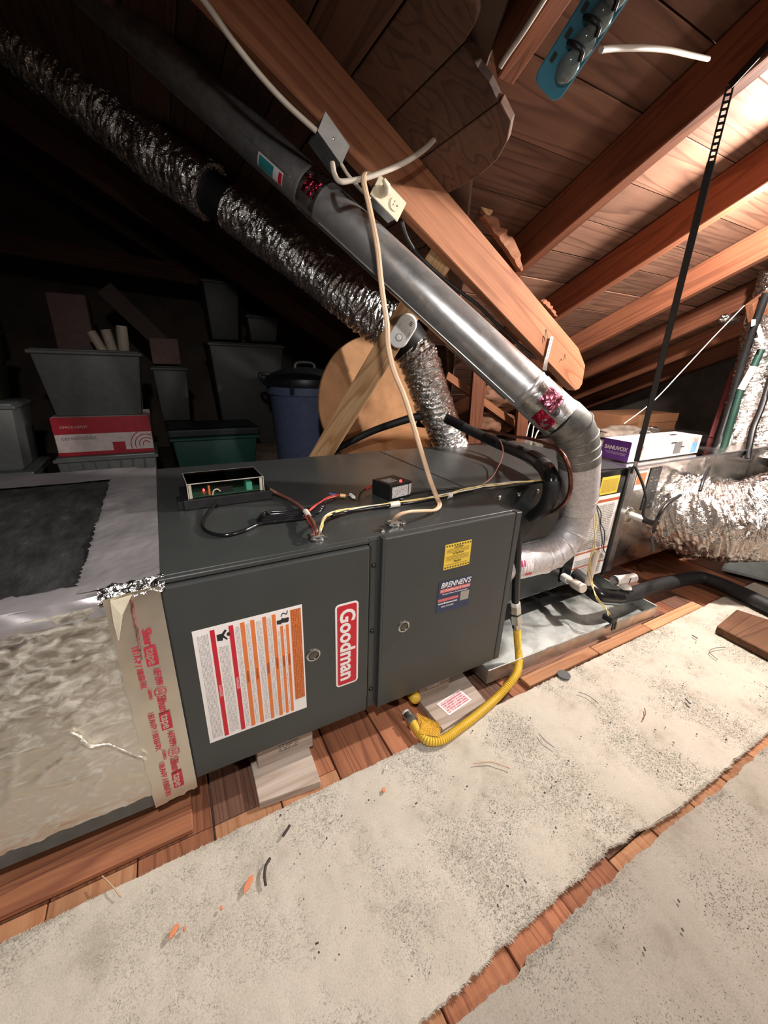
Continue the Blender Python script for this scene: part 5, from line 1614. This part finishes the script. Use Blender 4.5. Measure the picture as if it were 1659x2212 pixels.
# ================================================================ knee-wall framing behind the flue
for a, b, w, lab_ in (((1.810, 1.300, 0.457), (1.797, 1.300, 0.841), .085, 'orange stud standing behind the flue, left of the pair'), ((2.181, 1.250, 0.383), (2.154, 1.250, 0.676), .075, 'orange stud standing behind the flue, right of the pair')):
    A_, B_ = Vector(a), Vector(b)
    d_ = (B_ - A_).normalized()
    tag(board('wall_stud', A_ - d_ * .6, B_ + d_ * .03, w, .04, (-.4, -1, 0), mt['fir'], bevel=.002), lab_, 'stud', 'knee wall studs')
tag(board('wood_strip', (1.639, 1.420, 0.802), (2.279, 1.360, 0.457), .05, .02, (0, -1, .3), mt['beam'], bevel=.001), 'slanting wood strip nailed behind the two orange studs', 'wood strip')
mt['batt'] = plain('brown_paper_batt', (.17, .075, .04), .75, 0, .4, 14, .6, 30)


def lump(name, c, r, label, mat, cat, seed, sc=(1, 1, 1), n=20):
    mb = MB()
    c = Vector(c)

    def fn(u, v):
        a, b = u * 2 * math.pi, (v - .5) * math.pi
        d = Vector((math.cos(a) * math.cos(b) * sc[0], math.sin(a) * math.cos(b) * sc[1], math.sin(b) * sc[2]))
        e = Vector((math.cos(a) * math.cos(b), math.sin(a) * math.cos(b), math.sin(b)))
        return c + d * r * (1 + .28 * noise.noise(e * 2.3 + Vector((seed, 0, 0))) + .10 * noise.noise(e * 8 + Vector((0, seed, 0))))
    mb.grid(n * 2, n, fn)
    return tag(obj(name, mb, mat, smooth=50), label, cat)


lump('insulation_batt', (2.188, 1.500, 0.671), .15, 'upper brown paper faced insulation batt between the studs', mt['batt'], 'insulation', 3, (1.3, .5, .5))
lump('insulation_batt', (2.147, 1.460, 0.481), .15, 'lower dark insulation batt between the studs', mt['batt'], 'insulation', 8, (1.2, .5, .6))
for i, pts in enumerate(([(1.969, 1.000, 0.477), (1.975, 1.000, 0.538), (2.000, 1.000, 0.583)], [(1.903, 0.900, 0.481), (1.904, 0.900, 0.542), (1.907, 0.900, 0.594)], [(1.929, 0.900, 0.479), (1.949, 0.900, 0.526), (2.006, 0.900, 0.561)])):
    tag(obj('white_wire', MB().tube(pts, .004, 6, smooth=6), mt['white_wire'], smooth=60), ['pale wire rising behind the coil nearest the right stud', 'pale straight wire rising behind the coil cabinet', 'pale wire behind the coil bending right to the flue'][i], 'wire', 'wires behind the coil')

# round cardboard panel and pieces behind the brace
rd = tag(obj('round_panel', MB().lathe([(.0001, 0), (.335, 0), (.335, .018), (.0001, .018)], frame((1.072, 1.300, 0.663), (1, .12, 0), (0, 0, 1)), 56), mt['cardboard'], bevel=.003), 'large round brown cardboard panel standing behind the pine brace', 'cardboard panel')
tag(flat_quad('cardboard_sheet', [(0.845, 1.220, 0.412), (1.284, 1.020, 0.436), (1.384, 1.200, 0.520), (1.240, 1.300, 0.531)], .01, mt['cardboard'], bevel=0), 'flattened cardboard piece lying below the round panel', 'cardboard')

# ================================================================ stored things in the dark
def tote(name, label, x0, x1, y0, y1, z0, z1, mat, cat='bin', taper=.04, lid=None, lid_h=.03, ribs=0, group=None, rim=True):
    t = thing(name, label, cat, ((x0 + x1) / 2, (y0 + y1) / 2, z0), group)
    a = [(x0 + taper, y0 + taper, z0), (x1 - taper, y0 + taper, z0), (x1 - taper, y1 - taper, z0), (x0 + taper, y1 - taper, z0)]
    b = [(x0, y0, z1), (x1, y0, z1), (x1, y1, z1), (x0, y1, z1)]
    obj('tub', MB().add(a + b, [(3, 2, 1, 0), (4, 5, 6, 7)] + [(i, (i + 1) % 4, 4 + (i + 1) % 4, 4 + i) for i in range(4)]), mat, t, bevel=.012, seg=2, smooth=40)
    if rim:
        obj('rim', MB().box((x0 - .012, y0 - .012, z1 - .03), (x1 + .012, y1 + .012, z1 - .008)), mat, t, bevel=.006)
    for k in range(ribs):
        u = (k + 1) / (ribs + 1)
        obj('rib', MB().tube([(x0 + taper + (x1 - x0 - 2 * taper) * u, y0 + taper - .002, z0 + .01), (x0 + (x1 - x0) * u, y0 - .004, z1 - .03)], .006, 6), mat, t, smooth=60)
    if lid:
        obj('lid', MB().box((x0 - .018, y0 - .018, z1 - .005), (x1 + .018, y1 + .018, z1 + lid_h)), lid, t, bevel=.01, seg=2)
        obj('lid_panel', MB().box((x0 + .04, y0 + .04, z1 + lid_h), (x1 - .04, y1 - .04, z1 + lid_h + .008)), lid, t, bevel=.004)
    return t


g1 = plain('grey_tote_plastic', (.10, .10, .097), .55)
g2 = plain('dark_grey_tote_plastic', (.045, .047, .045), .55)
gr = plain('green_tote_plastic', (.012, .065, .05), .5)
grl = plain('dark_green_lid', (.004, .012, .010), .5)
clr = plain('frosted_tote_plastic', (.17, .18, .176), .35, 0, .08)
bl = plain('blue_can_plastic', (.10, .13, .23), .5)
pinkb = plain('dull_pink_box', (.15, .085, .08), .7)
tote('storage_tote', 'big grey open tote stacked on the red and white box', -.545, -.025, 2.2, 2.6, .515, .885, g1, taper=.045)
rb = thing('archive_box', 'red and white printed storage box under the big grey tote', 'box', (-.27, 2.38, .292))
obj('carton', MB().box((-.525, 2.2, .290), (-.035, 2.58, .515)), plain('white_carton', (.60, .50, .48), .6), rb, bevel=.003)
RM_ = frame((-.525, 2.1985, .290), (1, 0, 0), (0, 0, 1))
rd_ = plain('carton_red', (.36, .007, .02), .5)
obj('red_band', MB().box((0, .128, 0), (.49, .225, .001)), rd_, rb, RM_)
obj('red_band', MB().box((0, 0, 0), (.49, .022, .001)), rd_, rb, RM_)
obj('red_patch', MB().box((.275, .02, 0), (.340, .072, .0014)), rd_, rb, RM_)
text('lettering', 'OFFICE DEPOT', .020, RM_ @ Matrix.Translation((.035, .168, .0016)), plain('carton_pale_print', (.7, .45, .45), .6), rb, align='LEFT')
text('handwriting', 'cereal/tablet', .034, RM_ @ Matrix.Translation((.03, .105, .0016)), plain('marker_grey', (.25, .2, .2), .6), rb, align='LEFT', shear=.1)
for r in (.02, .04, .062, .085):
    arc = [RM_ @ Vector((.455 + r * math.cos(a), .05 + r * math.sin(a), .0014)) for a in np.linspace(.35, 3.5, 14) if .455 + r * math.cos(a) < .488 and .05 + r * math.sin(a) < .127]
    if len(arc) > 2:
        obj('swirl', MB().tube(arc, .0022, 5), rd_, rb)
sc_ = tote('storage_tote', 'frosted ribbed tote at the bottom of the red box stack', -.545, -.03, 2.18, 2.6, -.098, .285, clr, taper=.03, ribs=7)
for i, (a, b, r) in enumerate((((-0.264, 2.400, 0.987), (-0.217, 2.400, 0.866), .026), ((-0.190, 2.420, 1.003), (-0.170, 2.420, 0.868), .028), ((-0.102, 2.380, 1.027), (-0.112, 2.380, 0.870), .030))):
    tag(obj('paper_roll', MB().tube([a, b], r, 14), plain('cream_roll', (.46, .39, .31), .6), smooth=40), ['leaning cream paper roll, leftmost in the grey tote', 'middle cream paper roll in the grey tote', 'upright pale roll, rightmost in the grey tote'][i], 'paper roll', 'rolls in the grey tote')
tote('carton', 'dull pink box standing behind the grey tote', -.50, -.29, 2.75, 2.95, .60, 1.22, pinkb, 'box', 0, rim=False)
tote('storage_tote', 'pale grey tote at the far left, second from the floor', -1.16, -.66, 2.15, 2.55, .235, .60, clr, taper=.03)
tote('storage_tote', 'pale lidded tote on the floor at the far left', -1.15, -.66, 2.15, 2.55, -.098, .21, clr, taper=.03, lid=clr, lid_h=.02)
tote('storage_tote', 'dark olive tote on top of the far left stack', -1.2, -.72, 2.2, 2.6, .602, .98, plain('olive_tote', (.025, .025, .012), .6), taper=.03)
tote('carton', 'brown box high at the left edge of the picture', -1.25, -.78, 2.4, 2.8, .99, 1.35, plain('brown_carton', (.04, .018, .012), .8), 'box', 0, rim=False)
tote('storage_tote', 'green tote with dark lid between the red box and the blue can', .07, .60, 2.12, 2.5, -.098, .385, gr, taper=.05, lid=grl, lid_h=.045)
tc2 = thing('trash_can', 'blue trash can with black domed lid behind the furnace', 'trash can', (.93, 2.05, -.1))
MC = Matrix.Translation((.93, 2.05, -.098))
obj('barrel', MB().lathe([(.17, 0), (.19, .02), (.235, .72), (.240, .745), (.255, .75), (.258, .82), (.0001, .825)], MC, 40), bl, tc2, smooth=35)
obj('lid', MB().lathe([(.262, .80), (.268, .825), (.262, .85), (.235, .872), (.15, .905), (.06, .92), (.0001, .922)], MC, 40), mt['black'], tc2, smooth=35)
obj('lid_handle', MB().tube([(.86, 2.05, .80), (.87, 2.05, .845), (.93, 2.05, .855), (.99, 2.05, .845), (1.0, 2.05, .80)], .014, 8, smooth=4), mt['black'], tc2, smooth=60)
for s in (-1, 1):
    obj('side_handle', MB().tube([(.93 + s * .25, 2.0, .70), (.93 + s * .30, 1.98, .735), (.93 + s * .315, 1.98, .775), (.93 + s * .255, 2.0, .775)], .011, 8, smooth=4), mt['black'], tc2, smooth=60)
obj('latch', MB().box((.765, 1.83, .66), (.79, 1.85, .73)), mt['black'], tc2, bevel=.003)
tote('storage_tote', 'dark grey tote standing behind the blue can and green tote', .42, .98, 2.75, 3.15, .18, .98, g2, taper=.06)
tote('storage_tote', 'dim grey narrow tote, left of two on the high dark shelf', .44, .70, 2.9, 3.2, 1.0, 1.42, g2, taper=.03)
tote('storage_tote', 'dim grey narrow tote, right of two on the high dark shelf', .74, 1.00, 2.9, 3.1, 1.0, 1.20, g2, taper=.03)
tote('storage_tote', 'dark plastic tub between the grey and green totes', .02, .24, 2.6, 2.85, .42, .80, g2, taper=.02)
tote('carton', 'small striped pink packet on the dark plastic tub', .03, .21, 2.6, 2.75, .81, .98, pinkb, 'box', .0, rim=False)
tag(board('wood_board', (-.20, 3.05, 1.30), (.16, 2.95, .90), .12, .02, (.2, -1, .1), plain('dusty_board', (.09, .055, .05), .8), bevel=.003), 'dusty reddish board leaning in the dark behind the totes', 'wood board')
tag(board('shelf_board', (-1.0, 3.3, 1.56), (.7, 3.4, 1.48), .14, .025, (0, -1, .3), mt['fir_shade'], bevel=.003), 'long dim board crossing the dark above the stored totes', 'wood board')

# ================================================================ far right corner
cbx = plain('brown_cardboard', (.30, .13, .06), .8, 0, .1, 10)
for lab_, pts, dz in (('wide cardboard box behind the flue elbow and plenum', [(3.173, 1.360, 0.399), (3.486, 1.360, 0.513)], 0), ('lit cardboard box behind the black hanger strap', [(2.895, 1.000, 0.467), (3.618, 1.000, 0.567)], 0)):
    a, b = Vector(pts[0]), Vector(pts[1])
    t = thing('cardboard_box', lab_, 'box', (a.x + .3, a.y + .2, 0), 'cardboard boxes behind the plenum')
    obj('carton', MB().box((a.x, a.y, -.098), (max(b.x, a.x + .5), a.y + .32, b.z)), cbx, t, bevel=.003)
    obj('flap', MB().box((a.x, a.y - .004, b.z - .06), (max(b.x, a.x + .5), a.y, b.z + .004)), cbx, t, bevel=.001)
    obj('tape_strip', MB().box((a.x + .2, a.y - .006, b.z - .2), (a.x + .26, a.y - .004, b.z)), plain('tan_tape', (.4, .22, .11), .4), t)
film = plain('dusty_plastic_film', (.22, .18, .15), .3, 0, .3, 20, .5, 40)
lump('plastic_film', (2.470, 0.720, 0.516), .14, 'crumpled dusty plastic film heaped behind the white box', film, 'plastic film', 5, (1.5, .6, .28))
lump('foil_scrap', (2.572, 0.620, 0.540), .05, 'small crumpled foil scrap behind the white box', mt['foil'], 'foil scrap', 6, (1.5, .6, .5))
t = thing('flexible_duct', 'upright foil wrapped duct at the right edge behind the plenum', 'flexible duct', (3.153, 0.385, 0.464))
obj('sleeve', flex('r', [(3.113, 0.378, 0.396), (3.154, 0.417, 0.627), (3.180, 0.445, 0.840), (3.162, 0.454, 1.069), (3.016, 0.409, 1.231), (2.981, 0.398, 1.387)], .100, '', n=50, amp=.022, seed=23, seg=60), mt['foil_duct'], t, smooth=70)
t = thing('flexible_duct', 'second foil duct half out of frame beside the upright one', 'flexible duct', (3.081, 0.254, 0.492))
obj('sleeve', flex('r2', [(3.042, 0.232, 0.391), (3.131, 0.282, 0.565), (3.265, 0.342, 0.794), (3.414, 0.410, 1.004)], .09, '', n=50, amp=.020, seed=31, seg=56), mt['foil_duct'], t, smooth=70)
tag(obj('black_strap', MB().tube([(2.843, 0.376, 0.471), (2.899, 0.400, 0.715), (2.886, 0.404, 0.936), (2.841, 0.384, 1.116), (2.805, 0.366, 1.256)], .018, 6, smooth=5), mt['black'], smooth=60), 'long black strap rising left of the upright foil duct', 'strap')
tag(obj('black_strap', MB().tube([(2.732, 0.186, 0.453), (2.774, 0.221, 0.591), (2.834, 0.238, 0.707), (2.915, 0.272, 0.892)], .014, 6, smooth=5), mt['black'], smooth=60), 'short black strap crossing the right foil ducts', 'strap')
gpole = thing('striped_pole', 'green and white pole leaning against the upright foil duct', 'pole', (2.915, 0.374, 0.561))
dg_ = plain('dark_green_paint', (.012, .05, .035), .5)
for a, b, m_ in (((2.858, 0.351, 0.489), (2.879, 0.369, 0.787), dg_), ((2.879, 0.369, 0.787), (2.907, 0.356, 0.909), mt['white']), ((2.907, 0.356, 0.909), (2.917, 0.351, 0.995), dg_)):
    obj('section', MB().tube([a, b], .017, 10), m_, gpole, smooth=40)
wt = thing('white_tag', 'torn white tags caught on the upright foil duct', 'tag', (3.080, 0.447, 1.088))
for pl_ in ([(2.803, 0.389, 1.135), (2.819, 0.380, 1.136), (2.813, 0.372, 1.109), (2.795, 0.378, 1.101)], [(2.817, 0.356, 1.078), (2.835, 0.362, 1.114), (2.844, 0.323, 1.036), (2.826, 0.324, 1.013)], [(2.799, 0.351, 1.041), (2.844, 0.333, 1.058), (2.831, 0.316, 1.002), (2.814, 0.337, 1.028)]):
    c_ = [Vector(p) for p in pl_]
    obj('scrap', MB().add(c_ + [p + Vector((.002, .004, 0)) for p in c_], [(0, 1, 2, 3), (7, 6, 5, 4)] + [(i, 4 + i, 4 + (i + 1) % 4, (i + 1) % 4) for i in range(4)]), mt['white'], wt)
tag(obj('red_pole', MB().tube([(3.059, 0.509, 0.491), (3.141, 0.540, 0.670), (3.243, 0.577, 0.890)], .014, 8), plain('dark_red_paint', (.14, .03, .03), .5), smooth=40), 'dark red pole leaning beside the black strap', 'pole')
tag(obj('white_string', MB().tube([(1.980, 0.432, 0.629), (2.115, 0.401, 0.731), (2.251, 0.383, 0.865), (2.473, 0.392, 1.030), (2.697, 0.398, 1.191)], .0022, 6, smooth=8), mt['white_wire'], smooth=60), 'thin white string slanting from the white box up to the rafters', 'string')
tag(board('wood_block', (2.832, 0.435, 1.167), (2.959, 0.403, 1.258), .10, .04, (0, -1, .2), mt['beam'], bevel=.002), 'short lit wood block between rafters at the right edge', 'wood block')
lump('foil_scrap', (3.134, 0.638, 1.176), .06, 'crumpled foil end tucked under the dim rafter', mt['foil_duct'], 'foil scrap', 16, (1.4, .7, .5))
# concrete-grey boards beyond the plenum
tag(flat_quad('floor_sheet', [(2.457, 0.041, -0.060), (2.555, -0.182, -0.060), (3.202, -0.094, -0.060), (2.995, 0.173, -0.060)], .02, plain('pale_grey_board', (.38, .42, .42), .7), bevel=.003), 'pale grey panel on the floor under the large foil duct', 'panel')

# ================================================================ litter on the carpet
CZ = -.083


def chip(px, ang, L, w, label, mat, h=.004):
    p = Vector(px)
    M_ = Matrix.Translation(p) @ Matrix.Rotation(math.radians(ang), 4, 'Z')
    mb = MB().prism([(-L / 2, -w * .2), (-L * .1, -w / 2), (L * .35, -w * .4), (L / 2, 0), (L * .3, w * .45), (-L * .2, w * .4)], M_, h)
    return tag(obj('wood_chip', mb, mat, bevel=.001), label, 'wood chip')


och = plain('orange_wood_chip', (.68, .24, .12), .7)
chip((0.066, -0.200, -0.083), 42, .034, .011, 'largest orange wood chip on the carpet beside the curved twig', och)
chip((-0.062, -0.210, -0.083), 40, .024, .010, 'orange wood chip lowest on the carpet at left', och)
chip((-0.045, -0.215, -0.083), 60, .008, .005, 'tiny orange fleck beside the lowest wood chip', och)
chip((0.016, -0.214, -0.083), 50, .008, .005, 'tiny pale orange fleck left of the largest wood chip', och)
chip((0.383, -0.160, -0.083), 30, .012, .010, 'round orange chip on the carpet right of the blocks', och)


def twig(pts, r, label, mat, cat='twig'):
    return tag(obj(cat.replace(' ', '_'), MB().tube(pts, r, 7, smooth=6), mat, smooth=60), label, cat)


dk = plain('dark_bark', (.05, .035, .03), .8)
twig([(0.096, -0.218, -0.080), (0.097, -0.203, -0.078), (0.103, -0.187, -0.078), (0.114, -0.177, -0.080)], .0027, 'curved dark twig on the carpet by the largest orange chip', dk)
twig([(0.147, -0.149, -0.080), (0.156, -0.143, -0.079), (0.166, -0.135, -0.080)], .0027, 'straight dark twig lying nearest the floor boards', dk)
wr = plain('grey_wire_bit', (.20, .18, .17), .5)
twig([(-0.179, -0.059, -0.080), (-0.162, -0.085, -0.078), (-0.146, -0.112, -0.080)], .0013, 'pale splinter bridging floor board and carpet at left', mt['cord'], 'splinter')
twig([(0.616, -0.205, -0.080), (0.659, -0.222, -0.079), (0.692, -0.257, -0.080)], .0012, 'thin pale straw on the carpet right of the hose', mt['cord'], 'straw')
twig([(0.838, -0.218, -0.080), (0.835, -0.243, -0.079), (0.841, -0.268, -0.080)], .0011, 'thin violet grey wire bit in the middle of the carpet', plain('violet_grey', (.22, .20, .26), .5), 'wire bit')
twig([(1.069, -0.168, -0.080), (1.083, -0.191, -0.079), (1.086, -0.226, -0.080)], .0011, 'thin grey wire bit near the edge by the round disc', wr, 'wire bit')
twig([(1.148, -0.321, -0.080), (1.171, -0.316, -0.078), (1.195, -0.301, -0.080)], .0013, 'small red curled wire bit on the carpet', plain('rust_red', (.25, .05, .03), .5), 'wire bit')
twig([(1.650, -0.293, -0.080), (1.669, -0.259, -0.078), (1.712, -0.258, -0.078), (1.757, -0.272, -0.080)], .0013, 'bent dark wire bit near the brown plank', wr, 'wire bit')
twig([(1.349, -0.338, -0.079), (1.339, -0.355, -0.079)], .0032, 'short grey metal stub on the carpet', mt['galv_dark'], 'metal bit')
twig([(1.722, -0.177, -0.080), (1.717, -0.198, -0.079)], .0018, 'short black splinter near the bent wire bit', mt['ink'], 'splinter')
twig([(0.420, -0.109, -0.080), (0.412, -0.119, -0.079)], .0018, 'tiny white crumb at the carpet edge', mt['white'], 'crumb')
# specks nobody could count
n = 260
mb = MB()
for k in range(n):
    if k < 200:
        p = Vector((random.uniform(.1, 1.7), random.uniform(-.48, -.1), CZ))
    else:
        p = Vector((random.uniform(.6, 1.5), random.uniform(-.95, -.56), CZ))
    s = random.choice([.0005, .0006, .0008, .0012])
    M_ = Matrix.Translation(p) @ Matrix.Rotation(random.uniform(0, 6.3), 4, 'Z')
    mb.box((-s * random.uniform(1, 2.6), -s, 0), (s * random.uniform(1, 2.6), s, s * 1.2), M_)
sp_ = obj('carpet_specks', mb, dk)
tag(sp_, 'dark specks and crumbs scattered over the carpet', 'debris', kind='stuff')
# splinters and shavings on the bare boards
for i, (px, ln_) in enumerate((((0.978, -0.071, -0.098), .02), ((1.015, -0.067, -0.098), .014), ((1.053, -0.081, -0.098), .010))):
    p = Vector(px)
    twig([p, p + Vector((ln_ * .5, .004, .003)), p + Vector((ln_, .002, 0))], .0016, ['pale curled shaving on the boards in front of the pan', 'smaller pale shaving beside the curled one', 'tiny pale crumb left of the round disc'][i], mt['white_wire'], 'shaving')
